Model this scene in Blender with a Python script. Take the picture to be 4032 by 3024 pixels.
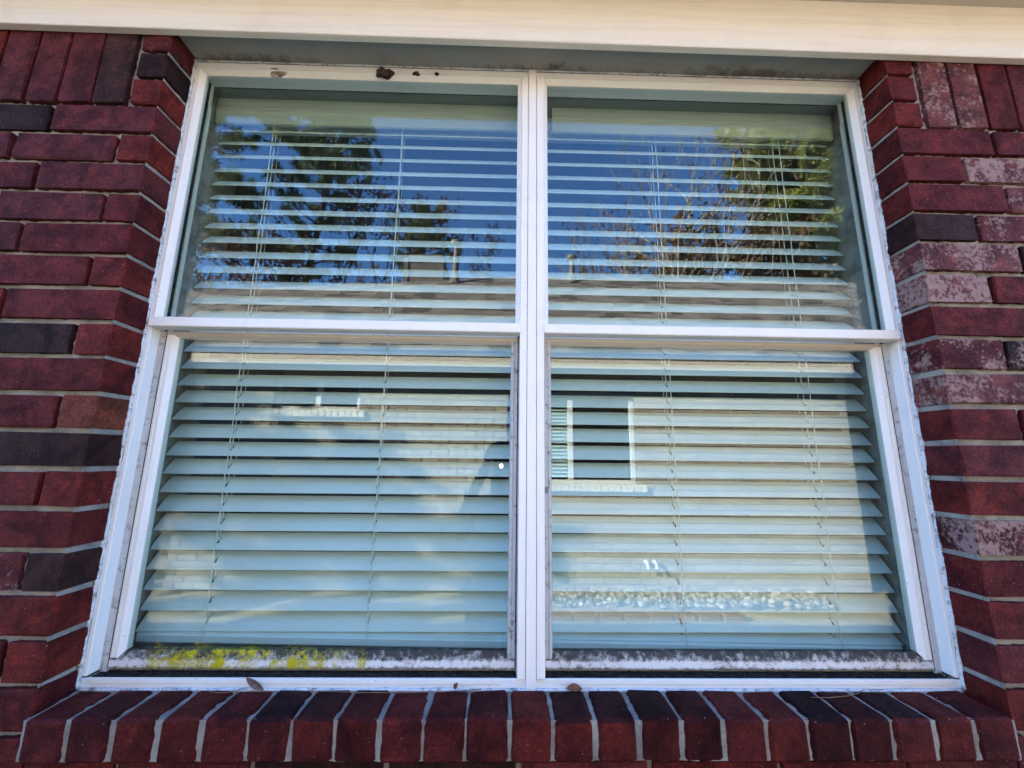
import bpy, math, random
import numpy as np
from mathutils import Matrix, Vector

for o in list(bpy.data.objects):
    bpy.data.objects.remove(o, do_unlink=True)
scn = bpy.context.scene
COL = scn.collection
R = random.Random(7)
NR = np.random.default_rng(11)

# ------------------------------------------------------------------ camera, sky, sun, exposure
CX, CY, CZ = -0.0633, -0.8632, -0.8428
cd = bpy.data.cameras.new('camera')
cam = bpy.data.objects.new('camera', cd)
COL.objects.link(cam)
cd.sensor_fit = 'HORIZONTAL'
cd.sensor_width = 36.0
cd.lens = 36.0 * 1596.5 / 4032.0
cd.clip_start = 0.01
cd.clip_end = 3000.0
RIGHT = Vector((0.99969077, -0.02182565, 0.01191698))
FWD = Vector((0.0192098, 0.98212224, 0.18726153))
UP = Vector((-0.01579104, -0.1869747, 0.9822378))
mw = Matrix.Identity(4)
for i in range(3):
    mw[i][0] = RIGHT[i]
    mw[i][1] = UP[i]
    mw[i][2] = -FWD[i]
mw[0][3], mw[1][3], mw[2][3] = CX, CY, CZ
cam.matrix_world = mw
scn.camera = cam

SUN = Vector((-1.8, 1.0, 1.02)).normalized()
SUN_EL = math.asin(SUN.z)
SUN_ROT = math.atan2(SUN.x, SUN.y) % (2 * math.pi)
w = bpy.data.worlds.new('World')
scn.world = w
w.use_nodes = True
wn = w.node_tree.nodes
bgn = wn['Background']
sky = wn.new('ShaderNodeTexSky')
sky.sky_type = 'NISHITA'
sky.sun_disc = False
sky.sun_elevation = SUN_EL
sky.sun_rotation = SUN_ROT
sky.altitude = 0
sky.air_density = 1.0
sky.dust_density = 0.0
sky.ozone_density = 10.0
w.node_tree.links.new(sky.outputs[0], bgn.inputs[0])
bgn.inputs[1].default_value = 0.12

sd = bpy.data.lights.new('sun', 'SUN')
sd.energy = 5.0
sd.angle = math.radians(0.53)
sd.color = (1.0, 0.92, 0.80)
so = bpy.data.objects.new('sun', sd)
COL.objects.link(so)
so.rotation_euler = SUN.to_track_quat('Z', 'Y').to_euler()
so.location = (-8, 8, 8)

scn.view_settings.view_transform = 'Standard'
scn.view_settings.look = 'None'
scn.view_settings.gamma = 1.0
scn.view_settings.exposure = 3.4
scn.render.engine = 'CYCLES'
scn.cycles.max_bounces = 6
scn.cycles.diffuse_bounces = 3
scn.cycles.caustics_reflective = False
scn.cycles.caustics_refractive = False
scn.cycles.transparent_max_bounces = 8
scn.cycles.glossy_bounces = 3

GZ = -2.29            # ground level
C = 0.079             # brick course
HW = 0.919            # half width of the opening
NEI = -3.85           # neighbour's wall plane

# ------------------------------------------------------------------ helpers
def tag(o, label=None, cat=None, group=None, kind=None):
    if label: o['label'] = label
    if cat: o['category'] = cat
    if group: o['group'] = group
    if kind: o['kind'] = kind
    return o


def empty(name, loc=(0, 0, 0)):
    o = bpy.data.objects.new(name, None)
    o.location = loc
    o.empty_display_size = 0.1
    COL.objects.link(o)
    return o


def link(name, me, mat=None, parent=None, smooth=False):
    o = bpy.data.objects.new(name, me)
    COL.objects.link(o)
    if mat is not None and not me.materials:
        me.materials.append(mat)
    if parent is not None:
        o.parent = parent
    if smooth:
        me.polygons.foreach_set('use_smooth', [True] * len(me.polygons))
    return o


def mesh(name, verts, faces):
    me = bpy.data.meshes.new(name)
    me.from_pydata([tuple(map(float, v)) for v in verts], [], [tuple(f) for f in faces])
    me.update()
    return me


def fast_mesh(name, V, F):
    """numpy verts (n,3) and faces (m,k) of one k"""
    me = bpy.data.meshes.new(name)
    V = np.asarray(V, dtype=np.float32)
    F = np.asarray(F, dtype=np.int32)
    k = F.shape[1]
    me.vertices.add(len(V))
    me.vertices.foreach_set('co', V.ravel())
    me.loops.add(F.size)
    me.loops.foreach_set('vertex_index', F.ravel())
    me.polygons.add(len(F))
    me.polygons.foreach_set('loop_start', np.arange(0, F.size, k, dtype=np.int32))
    me.update(calc_edges=True)
    me.validate()
    return me


def chbox_vf(h, c):
    hx, hy, hz = h
    V = []
    for sx in (-1, 1):
        for sy in (-1, 1):
            for sz in (-1, 1):
                V += [(sx * hx, sy * (hy - c), sz * (hz - c)),
                      (sx * (hx - c), sy * hy, sz * (hz - c)),
                      (sx * (hx - c), sy * (hy - c), sz * hz)]
    idx = lambda sx, sy, sz, a: ((sx > 0) * 4 + (sy > 0) * 2 + (sz > 0)) * 3 + a
    F = []
    for s in (-1, 1):
        F.append([idx(s, -1, -1, 0), idx(s, 1, -1, 0), idx(s, 1, 1, 0), idx(s, -1, 1, 0)])
        F.append([idx(-1, s, -1, 1), idx(1, s, -1, 1), idx(1, s, 1, 1), idx(-1, s, 1, 1)])
        F.append([idx(-1, -1, s, 2), idx(1, -1, s, 2), idx(1, 1, s, 2), idx(-1, 1, s, 2)])
    for a in (-1, 1):
        for b in (-1, 1):
            F.append([idx(a, b, -1, 0), idx(a, b, 1, 0), idx(a, b, 1, 1), idx(a, b, -1, 1)])
            F.append([idx(a, -1, b, 0), idx(a, 1, b, 0), idx(a, 1, b, 2), idx(a, -1, b, 2)])
            F.append([idx(-1, a, b, 1), idx(1, a, b, 1), idx(1, a, b, 2), idx(-1, a, b, 2)])
            for d in (-1, 1):
                F.append([idx(a, b, d, 0), idx(a, b, d, 1), idx(a, b, d, 2)])
    A = np.array(V)
    out = []
    for f in F:
        n = np.cross(A[f[1]] - A[f[0]], A[f[2]] - A[f[0]])
        out.append(f if n @ A[f].mean(0) > 0 else f[::-1])
    return V, out


class MB:
    def __init__(s):
        s.v, s.f = [], []

    def add(s, V, F):
        n = len(s.v)
        s.v += [tuple(v) for v in V]
        s.f += [[i + n for i in f] for f in F]

    def box(s, x0, x1, y0, y1, z0, z1, c=0.0012):
        h = ((x1 - x0) / 2, (y1 - y0) / 2, (z1 - z0) / 2)
        c = min(c, min(h) * 0.6)
        V, F = chbox_vf(h, c)
        s.add([(v[0] + (x0 + x1) / 2, v[1] + (y0 + y1) / 2, v[2] + (z0 + z1) / 2) for v in V], F)

    def prism(s, poly, axis, t0, t1):
        """poly: list of 2D points, extruded along axis ('x': poly=(y,z), 'z': poly=(x,y), 'y': poly=(x,z))"""
        def P(p, t):
            return {'x': (t, p[0], p[1]), 'y': (p[0], t, p[1]), 'z': (p[0], p[1], t)}[axis]
        n = len(poly)
        V = [P(p, t0) for p in poly] + [P(p, t1) for p in poly]
        F = [list(range(n))[::-1], [n + i for i in range(n)]]
        F += [[i, (i + 1) % n, n + (i + 1) % n, n + i] for i in range(n)]
        A = np.array(V, dtype=float)
        cen = A.mean(0)
        s.add(V, F)

    def tube(s, pts, rad, n=6):
        pts = [Vector(p) for p in pts]
        rad = rad if hasattr(rad, '__len__') else [rad] * len(pts)
        V, F = [], []
        for i, p in enumerate(pts):
            d = (pts[min(i + 1, len(pts) - 1)] - pts[max(i - 1, 0)]).normalized()
            a = d.orthogonal().normalized() if abs(d.z) > 0.9 else d.cross(Vector((0, 0, 1))).normalized()
            b = d.cross(a)
            for k in range(n):
                t = 2 * math.pi * k / n
                V.append(p + (a * math.cos(t) + b * math.sin(t)) * rad[i])
        for i in range(len(pts) - 1):
            for k in range(n):
                F.append([i * n + k, i * n + (k + 1) % n, (i + 1) * n + (k + 1) % n, (i + 1) * n + k])
        F.append(list(range(n))[::-1])
        F.append([(len(pts) - 1) * n + k for k in range(n)])
        s.add(V, F)

    def build(s, name, mat, parent=None, smooth=False):
        me = mesh(name, s.v, s.f)
        import bmesh
        bm = bmesh.new()
        bm.from_mesh(me)
        bmesh.ops.recalc_face_normals(bm, faces=bm.faces)
        bm.to_mesh(me)
        bm.free()
        return link(name, me, mat, parent, smooth)


# ------------------------------------------------------------------ materials
class NT:
    def __init__(s, name):
        s.m = bpy.data.materials.new(name)
        s.m.use_nodes = True
        s.t = s.m.node_tree
        s.b = s.t.nodes['Principled BSDF']
        s.out = s.t.nodes['Material Output']

    def n(s, kind, **kw):
        nd = s.t.nodes.new('ShaderNode' + kind)
        for k, v in kw.items():
            setattr(nd, k, v)
        return nd

    def l(s, a, b):
        s.t.links.new(a, b)

    def put(s, sock, v):
        if hasattr(v, 'is_linked') or hasattr(v, 'links'):
            s.l(v, sock)
        else:
            if isinstance(v, tuple) and len(v) == 3 and sock.type == 'RGBA':
                v = (*v, 1)
            sock.default_value = v

    def noise(s, vec, scale, detail=4.0, rough=0.55, dist=0.0):
        nd = s.n('TexNoise')
        if vec is not None: s.l(vec, nd.inputs['Vector'])
        nd.inputs['Scale'].default_value = scale
        nd.inputs['Detail'].default_value = detail
        nd.inputs['Roughness'].default_value = rough
        nd.inputs['Distortion'].default_value = dist
        return nd.outputs['Fac']

    def ramp(s, fac, a, b, va=0.0, vb=1.0):
        nd = s.n('MapRange')
        nd.interpolation_type = 'SMOOTHSTEP'
        s.l(fac, nd.inputs[0])
        for i, x in zip((1, 2, 3, 4), (a, b, va, vb)):
            nd.inputs[i].default_value = x
        return nd.outputs[0]

    def mix(s, fac, a, b, mode='MIX'):
        nd = s.n('MixRGB', blend_type=mode)
        s.put(nd.inputs[0], fac)
        s.put(nd.inputs[1], a)
        s.put(nd.inputs[2], b)
        return nd.outputs[0]

    def math(s, op, a, b=0.0, c=None):
        nd = s.n('Math', operation=op)
        s.put(nd.inputs[0], a)
        s.put(nd.inputs[1], b)
        if c is not None: s.put(nd.inputs[2], c)
        return nd.outputs[0]

    def pos(s):
        return s.n('NewGeometry').outputs['Position']

    def objvec(s, off=40.0):
        tc = s.n('TexCoord').outputs['Object']
        oi = s.n('ObjectInfo')
        r = s.math('MULTIPLY', oi.outputs['Random'], off)
        ad = s.n('VectorMath', operation='ADD')
        s.l(tc, ad.inputs[0])
        s.l(r, ad.inputs[1])
        return ad.outputs[0], oi

    def bump(s, h, strength=0.3, dist=0.002):
        nd = s.n('Bump')
        nd.inputs['Strength'].default_value = strength
        nd.inputs['Distance'].default_value = dist
        s.l(h, nd.inputs['Height'])
        s.l(nd.outputs[0], s.b.inputs['Normal'])

    def done(s, color, rough=0.6, spec=0.4, metal=0.0):
        s.put(s.b.inputs['Base Color'], color)
        s.put(s.b.inputs['Roughness'], rough)
        s.b.inputs['Specular IOR Level'].default_value = spec
        s.b.inputs['Metallic'].default_value = metal
        return s.m


def mat_brick(name, attr=False, mul=None):
    m = NT(name)
    if attr:
        vec = m.pos()
        a = m.n('Attribute', attribute_name='col')
        col, al = a.outputs['Color'], a.outputs['Alpha']
    else:
        vec, oi = m.objvec()
        col, al = oi.outputs['Color'], oi.outputs['Alpha']
    if mul: col = m.mix(1.0, col, mul, 'MULTIPLY')
    big = m.noise(vec, 15, 4, 0.6, 0.6)
    c = m.mix(m.ramp(big, 0.38, 0.66, 0.0, 0.85), col, m.mix(1.0, col, (0.38, 0.48, 0.60), 'MULTIPLY'))
    mid = m.noise(vec, 34, 4, 0.6)
    c = m.mix(m.ramp(mid, 0.46, 0.70, 0.0, 0.75), c, m.mix(1.0, c, (1.7, 1.45, 1.35), 'MULTIPLY'))
    gr = m.noise(vec, 190, 3, 0.75)
    c = m.mix(m.ramp(gr, 0.40, 0.66, 0, 1), m.mix(1.0, c, (0.74, 0.75, 0.78), 'MULTIPLY'), m.mix(1.0, c, (1.32, 1.3, 1.28), 'MULTIPLY'))
    # streaks of drag marks along the face
    wv = m.n('Mapping')
    wv.inputs['Scale'].default_value = (18, 18, 150)
    m.l(vec, wv.inputs['Vector'])
    st = m.noise(wv.outputs[0], 1.0, 3, 0.6)
    c = m.mix(m.ramp(st, 0.55, 0.8, 0, 0.25), c, m.mix(1.0, c, (0.55, 0.55, 0.6), 'MULTIPLY'))
    # pale lime bloom and sand specks
    wh = m.noise(vec, 105, 6, 0.72)
    cl = m.noise(vec, 18, 3, 0.55)
    thr = m.math('ADD', m.math('MULTIPLY', al, 0.62), m.math('MULTIPLY', m.math('SUBTRACT', cl, 0.5), 0.7))
    wmask = m.ramp(m.math('ADD', wh, m.math('SUBTRACT', thr, 0.62)), 0.40, 0.56, 0, 1)
    c = m.mix(m.math('MULTIPLY', wmask, 0.78), c, (0.40, 0.25, 0.215))
    vo = m.n('TexVoronoi')
    m.l(vec, vo.inputs['Vector'])
    vo.inputs['Scale'].default_value = 130
    sp = m.ramp(m.math('ADD', vo.outputs['Distance'], m.math('MULTIPLY', m.math('SUBTRACT', wh, 0.5), 0.5)), 0.06, 0.16, 1, 0)
    sel = m.n('SeparateColor')
    m.l(vo.outputs['Color'], sel.inputs[0])
    sp = m.math('MULTIPLY', sp, m.ramp(sel.outputs[0], 0.84, 0.88, 0, 0.6))
    c = m.mix(sp, c, (0.36, 0.30, 0.28))
    h = m.math('ADD', m.math('MULTIPLY', gr, 1.2), m.math('ADD', mid, m.math('MULTIPLY', wmask, 0.5)))
    m.bump(h, 0.7, 0.0045)
    return m.done(c, m.ramp(big, 0.3, 0.7, 0.62, 0.8), 0.09)


def mat_mortar(name, c0=(0.33, 0.30, 0.27), c1=(0.20, 0.18, 0.17)):
    m = NT(name)
    p = m.pos()
    c = m.mix(m.ramp(m.noise(p, 14, 5, 0.65), 0.38, 0.66), c0, c1)
    c = m.mix(m.ramp(m.noise(p, 210, 3, 0.7), 0.5, 0.72, 0, 0.5), c, (0.44, 0.41, 0.37))
    c = m.mix(m.ramp(m.noise(p, 5, 3, 0.6), 0.58, 0.74, 0, 0.45), c, (0.10, 0.095, 0.085))
    h = m.math('ADD', m.noise(p, 260, 4, 0.7), m.noise(p, 60, 3))
    m.bump(h, 0.8, 0.004)
    return m.done(c, 0.92, 0.2)


def mat_paint(name, base, grime=0.25, dirt=(0.07, 0.055, 0.045), streak=True, rough=0.42, speck=0.6, warm=(0.55, 0.47, 0.36)):
    """painted or vinyl trim with smudges, run marks and fly specks"""
    m = NT(name)
    p = m.pos()
    c = base
    sm = m.noise(p, 9, 5, 0.65)
    c = m.mix(m.ramp(sm, 0.5, 0.78, 0, 0.55 * grime + 0.06), c, warm)
    if streak:
        mp = m.n('Mapping')
        mp.inputs['Scale'].default_value = (70, 70, 3)
        m.l(p, mp.inputs['Vector'])
        s1 = m.noise(mp.outputs[0], 1.0, 4, 0.65)
        c = m.mix(m.ramp(s1, 0.52, 0.8, 0, grime), c, m.mix(0.5, warm, dirt))
    d = m.noise(p, 60, 5, 0.75)
    c = m.mix(m.ramp(d, 0.72 - 0.22 * grime, 0.84 - 0.14 * grime, 0, 0.85), c, dirt)
    vo = m.n('TexVoronoi')
    m.l(p, vo.inputs['Vector'])
    vo.inputs['Scale'].default_value = 60
    sel = m.n('SeparateColor')
    m.l(vo.outputs['Color'], sel.inputs[0])
    sp = m.math('MULTIPLY', m.ramp(vo.outputs['Distance'], 0.05, 0.10, 1, 0), m.ramp(sel.outputs[0], 0.80, 0.83, 0, speck))
    c = m.mix(sp, c, dirt)
    m.bump(m.math('ADD', m.noise(p, 120, 3), m.noise(p, 20, 2)), 0.12, 0.001)
    return m.done(c, rough, 0.4)


def mat_frieze():
    m = NT('cream_frieze_paint')
    p = m.pos()
    mp = m.n('Mapping')
    mp.inputs['Scale'].default_value = (2.5, 60, 75)
    m.l(p, mp.inputs['Vector'])
    g = m.noise(mp.outputs[0], 1.0, 5, 0.65, 0.3)
    c = m.mix(m.ramp(g, 0.42, 0.72, 0, 0.55), (0.87, 0.755, 0.615), (0.72, 0.60, 0.46))
    c = m.mix(m.ramp(m.noise(p, 4, 5, 0.65), 0.48, 0.75, 0, 0.35), c, (0.64, 0.53, 0.40))
    c = m.mix(m.ramp(m.noise(p, 75, 4, 0.75), 0.70, 0.78, 0, 0.5), c, (0.32, 0.25, 0.18))
    m.bump(m.math('ADD', g, m.math('MULTIPLY', m.noise(p, 30, 3), 0.4)), 0.35, 0.002)
    return m.done(c, 0.5, 0.35)


def mat_lintel():
    m = NT('grey_lintel_paint')
    p = m.pos()
    sx = m.n('SeparateXYZ')
    m.l(p, sx.inputs[0])
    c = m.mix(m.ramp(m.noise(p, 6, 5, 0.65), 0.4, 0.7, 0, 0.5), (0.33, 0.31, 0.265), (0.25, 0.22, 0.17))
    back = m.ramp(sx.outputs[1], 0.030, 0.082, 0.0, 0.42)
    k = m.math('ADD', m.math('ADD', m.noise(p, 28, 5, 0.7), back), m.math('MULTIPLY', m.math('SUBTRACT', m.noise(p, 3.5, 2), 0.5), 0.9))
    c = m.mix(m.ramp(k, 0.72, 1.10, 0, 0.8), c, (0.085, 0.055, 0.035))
    c = m.mix(m.ramp(m.noise(p, 90, 4, 0.7), 0.66, 0.74, 0, 0.8), c, (0.06, 0.045, 0.035))
    m.bump(m.noise(p, 40, 4), 0.2, 0.002)
    return m.done(c, 0.7, 0.25)


def mat_noise(name, c0, c1, scale=6, rough=0.8, bump=0.3, bscale=60, spec=0.3, lo=0.35, hi=0.65, bdist=0.003):
    m = NT(name)
    p = m.pos()
    c = m.mix(m.ramp(m.noise(p, scale, 5, 0.6), lo, hi), c0, c1)
    if bump: m.bump(m.noise(p, bscale, 4, 0.65), bump, bdist)
    return m.done(c, rough, spec)


def mat_rail():
    """bottom sash rail: mildew along the edges, yellow-green lichen on the left unit"""
    m = NT('mildewed_rail')
    p = m.pos()
    sx = m.n('SeparateXYZ')
    m.l(p, sx.inputs[0])
    c = (0.74, 0.70, 0.69)
    n1 = m.noise(p, 75, 6, 0.75)
    n2 = m.noise(p, 16, 4, 0.6)
    edge = m.math('ABSOLUTE', m.math('SUBTRACT', sx.outputs[2], -1.2715))
    e = m.ramp(edge, 0.002, 0.0105, 0.07, 0.31)
    up = m.ramp(sx.outputs[2], -1.263, -1.250, 0.0, 0.10)
    k = m.math('ADD', m.math('ADD', n1, m.math('MULTIPLY', n2, 0.35)), m.math('ADD', e, up))
    c = m.mix(m.ramp(k, 0.74, 0.96, 0, 0.9), c, (0.33, 0.30, 0.26))
    c = m.mix(m.ramp(k, 0.88, 1.08, 0, 0.95), c, (0.04, 0.035, 0.03))
    ly = m.noise(p, 22, 4, 0.7)
    left = m.math('MULTIPLY', m.ramp(sx.outputs[0], -0.83, -0.74, 0, 1), m.ramp(sx.outputs[0], -0.50, -0.36, 1, 0))
    lm = m.math('MULTIPLY', m.ramp(ly, 0.47, 0.60, 0, 1), left)
    c = m.mix(m.math('MULTIPLY', lm, 1.0), c, m.mix(m.ramp(m.noise(p, 90, 3), 0.35, 0.65), (0.60, 0.48, 0.012), (0.42, 0.38, 0.03)))
    m.bump(m.math('ADD', n1, lm), 0.6, 0.003)
    return m.done(c, 0.8, 0.25)


def mat_glass(name, r0=0.050, film=0.004):
    m = NT(name)
    t = m.t
    t.nodes.remove(m.b)
    ge = m.n('NewGeometry')
    dt = m.n('VectorMath', operation='DOT_PRODUCT')
    m.l(ge.outputs['Incoming'], dt.inputs[0])
    m.l(ge.outputs['Normal'], dt.inputs[1])
    co = m.math('ABSOLUTE', dt.outputs['Value'])
    f5 = m.math('POWER', m.math('SUBTRACT', 1.0, co), 5.0)
    fr = m.math('ADD', r0, m.math('MULTIPLY', f5, 1.0 - r0))
    tr = m.n('BsdfTransparent')
    tr.inputs[0].default_value = (0.885, 0.952, 0.928, 1)
    gl = m.n('BsdfGlossy')
    gl.inputs['Roughness'].default_value = 0.0
    gl.inputs[0].default_value = (1, 1, 1, 1)
    # very slight waviness of the pane
    bp = m.n('Bump')
    bp.inputs['Strength'].default_value = 0.004
    bp.inputs['Distance'].default_value = 0.004
    m.l(m.noise(ge.outputs['Position'], 5.0, 1.0, 0.4), bp.inputs['Height'])
    m.l(bp.outputs[0], gl.inputs['Normal'])
    mx = m.n('MixShader')
    m.l(fr, mx.inputs[0])
    m.l(tr.outputs[0], mx.inputs[1])
    m.l(gl.outputs[0], mx.inputs[2])
    # dust film and water spots
    df = m.n('BsdfDiffuse')
    df.inputs[0].default_value = (0.62, 0.60, 0.55, 1)
    p = ge.outputs['Position']
    fm = m.ramp(m.noise(p, 9, 2, 0.6), 0.35, 0.75, film * 0.3, film * 1.7)
    m2 = m.n('MixShader')
    m.l(fm, m2.inputs[0])
    m.l(mx.outputs[0], m2.inputs[1])
    m.l(df.outputs[0], m2.inputs[2])
    m.l(m2.outputs[0], m.out.inputs[0])
    return m.m


M = {}
M['brick'] = mat_brick('fired_brick')
M['bricktop'] = mat_brick('sooty_brick_top', False, (0.36, 0.62, 0.85))
M['brickf'] = mat_brick('fired_brick_field', True)
M['mortar'] = mat_mortar('grey_mortar', (0.39, 0.35, 0.31), (0.22, 0.195, 0.175))
M['white'] = mat_paint('white_vinyl', (0.88, 0.81, 0.745), 0.12)
M['track'] = mat_paint('dirty_track', (0.52, 0.50, 0.49), 0.95, speck=1.0)
M['bead'] = mat_paint('cream_bead', (0.83, 0.775, 0.72), 0.30, warm=(0.62, 0.52, 0.38))
M['rail'] = mat_rail()
M['head'] = mat_paint('cream_head', (0.80, 0.74, 0.66), 0.30, streak=False, warm=(0.6, 0.47, 0.32))
M['toprail'] = mat_paint('stained_rail', (0.58, 0.49, 0.39), 0.4, streak=False, warm=(0.42, 0.32, 0.22))
M['black'] = mat_noise('plain_black', (0.012, 0.012, 0.012), (0.03, 0.03, 0.03), 40, 0.7)
M['grime'] = mat_noise('black_mould_grime', (0.008, 0.008, 0.007), (0.045, 0.04, 0.033), 70, 0.95, 0.8, 160)
M['lintel'] = mat_lintel()
M['frieze'] = mat_frieze()
M['caulk'] = mat_paint('cracked_caulk', (0.66, 0.65, 0.65), 1.15, dirt=(0.09, 0.08, 0.075), streak=False, rough=0.7)
M['slat'] = mat_paint('blind_slat_white', (0.79, 0.82, 0.81), 0.06, streak=False, rough=0.38, speck=0.35, warm=(0.6, 0.54, 0.43))
M['valance'] = mat_paint('valance_board', (0.50, 0.49, 0.43), 0.15, streak=False, rough=0.5, speck=0.35, warm=(0.4, 0.36, 0.28))
M['cord'] = mat_noise('blind_cord', (0.8, 0.79, 0.74), (0.68, 0.66, 0.6), 60, 0.8, 0)
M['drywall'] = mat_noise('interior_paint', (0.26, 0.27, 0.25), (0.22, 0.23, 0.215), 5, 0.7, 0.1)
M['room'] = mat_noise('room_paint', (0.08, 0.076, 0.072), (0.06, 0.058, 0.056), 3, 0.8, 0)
M['glass'] = mat_glass('window_glass')
M['soffit'] = mat_paint('soffit_paint', (0.60, 0.52, 0.42), 0.12, streak=False, warm=(0.5, 0.4, 0.28))
M['shingle'] = mat_noise('asphalt_shingle', (0.17, 0.145, 0.12), (0.07, 0.06, 0.052), 9, 0.95, 0.5, 90)

# ================================================================== THE SETTING
gm = NT('lawn_and_dirt')
p = gm.pos()
gc = gm.mix(gm.ramp(gm.noise(p, 1.3, 5, 0.65), 0.36, 0.62), (0.26, 0.23, 0.14), (0.38, 0.32, 0.22))
gc = gm.mix(gm.ramp(gm.noise(p, 24, 4, 0.7), 0.5, 0.68, 0, 0.7), gc, (0.50, 0.42, 0.29))
gm.bump(gm.noise(p, 45, 5, 0.7), 1.0, 0.03)
gmat = gm.done(gc, 0.95, 0.15)
n = 60
gx = np.sign(np.linspace(-1, 1, n)) * np.abs(np.linspace(-1, 1, n)) ** 3 * 600
X, Y = np.meshgrid(gx, gx, indexing='ij')
rr = np.hypot(X, Y)
Z = GZ - 0.02 + 0.012 * np.sin(X * 2.1) * np.cos(Y * 1.7) * (rr < 40)
V = np.stack([X, Y, Z], -1).reshape(-1, 3)
I = np.arange(n * n).reshape(n, n)
F = np.stack([I[:-1, :-1], I[1:, :-1], I[1:, 1:], I[:-1, 1:]], -1).reshape(-1, 4)
tag(link('ground', fast_mesh('ground', V, F), gmat), 'patchy lawn and bare dirt between the two houses', 'ground', kind='structure')

# dark room behind the blind
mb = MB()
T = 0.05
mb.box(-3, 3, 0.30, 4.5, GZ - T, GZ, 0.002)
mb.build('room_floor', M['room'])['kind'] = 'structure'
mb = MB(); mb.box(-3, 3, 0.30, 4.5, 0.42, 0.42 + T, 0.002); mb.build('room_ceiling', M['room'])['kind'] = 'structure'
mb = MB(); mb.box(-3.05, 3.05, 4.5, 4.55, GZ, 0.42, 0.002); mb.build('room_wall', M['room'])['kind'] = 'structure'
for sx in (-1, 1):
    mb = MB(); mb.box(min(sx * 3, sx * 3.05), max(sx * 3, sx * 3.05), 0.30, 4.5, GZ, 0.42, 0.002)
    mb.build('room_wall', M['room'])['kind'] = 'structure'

# ================================================================== THE BRICK HOUSE
house = tag(empty('brick_house', (0, 0, GZ)), 'dark red brick house wall round the twin window', 'house')
house.matrix_world = Matrix.Translation((0, 0, GZ))


def child(o, parent=None):
    """parent keeping world coordinates"""
    pr = parent or house
    o.parent = pr
    o.matrix_parent_inverse = pr.matrix_world.inverted() if pr.type == 'EMPTY' else Matrix.Translation((0, 0, -GZ)) if pr.parent is house else Matrix.Identity(4)
    return o


MAROON = (0.108, 0.0145, 0.0130)
PURPLE = (0.106, 0.0200, 0.0195)
RED = (0.135, 0.0175, 0.0130)
ORANGE = (0.165, 0.040, 0.022)
DARK = (0.030, 0.0110, 0.0090)
PINK = (0.16, 0.045, 0.040)


def tint(c, k):
    return tuple(max(0.0, v * k) for v in c)


brick_cache = {}


def brick_mesh(size, var):
    key = (round(size[0], 3), round(size[1], 3), round(size[2], 3), var)
    if key not in brick_cache:
        V, F = chbox_vf(tuple(s / 2 for s in size), 0.0013 + 0.0007 * (var % 3))
        V = [(v[0] + R.uniform(-1, 1) * 0.0018, v[1] + R.uniform(-1, 1) * 0.0010, v[2] + R.uniform(-1, 1) * 0.0018) for v in V]
        me = mesh('brick', V, F)
        me.materials.append(M['brick'])
        brick_cache[key] = me
    return brick_cache[key]


field = []                       # bricks too far out to be seen: one part


def brick(x0, x1, z0, z1, col, white=0.0, y0=0.0, y1=0.079, single=True, jit=1.0):
    cx, cy, cz = (x0 + x1) / 2, (y0 + y1) / 2, (z0 + z1) / 2
    size = (x1 - x0, y1 - y0, z1 - z0)
    dy = R.uniform(-0.0013, 0.0013) * jit
    if not single:
        field.append(((cx, cy + dy, cz), size, (*col, white)))
        return
    o = bpy.data.objects.new('brick', brick_mesh(size, R.randrange(4)))
    COL.objects.link(o)
    o.location = (cx, cy + dy, cz - GZ)
    o.rotation_euler = (R.uniform(-.006, .006) * jit, R.uniform(-.004, .004) * jit, R.uniform(-.006, .006) * jit)
    o.color = (*col, white)
    o.parent = house


J = 0.0055
XM = 3.4


def rnd_col(side):
    t = R.random()
    if side < 0:
        c, wv = (MAROON, .08) if t < .42 else (PURPLE, .12) if t < .7 else (RED, .05) if t < .86 else (DARK, .1) if t < .95 else (ORANGE, .1)
    else:
        c, wv = (MAROON, .12) if t < .36 else (PURPLE, .15) if t < .52 else (PINK, .8) if t < .74 else (RED, .1) if t < .92 else (DARK, .3)
    return tint(c, R.uniform(.8, 1.2)), wv


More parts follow.
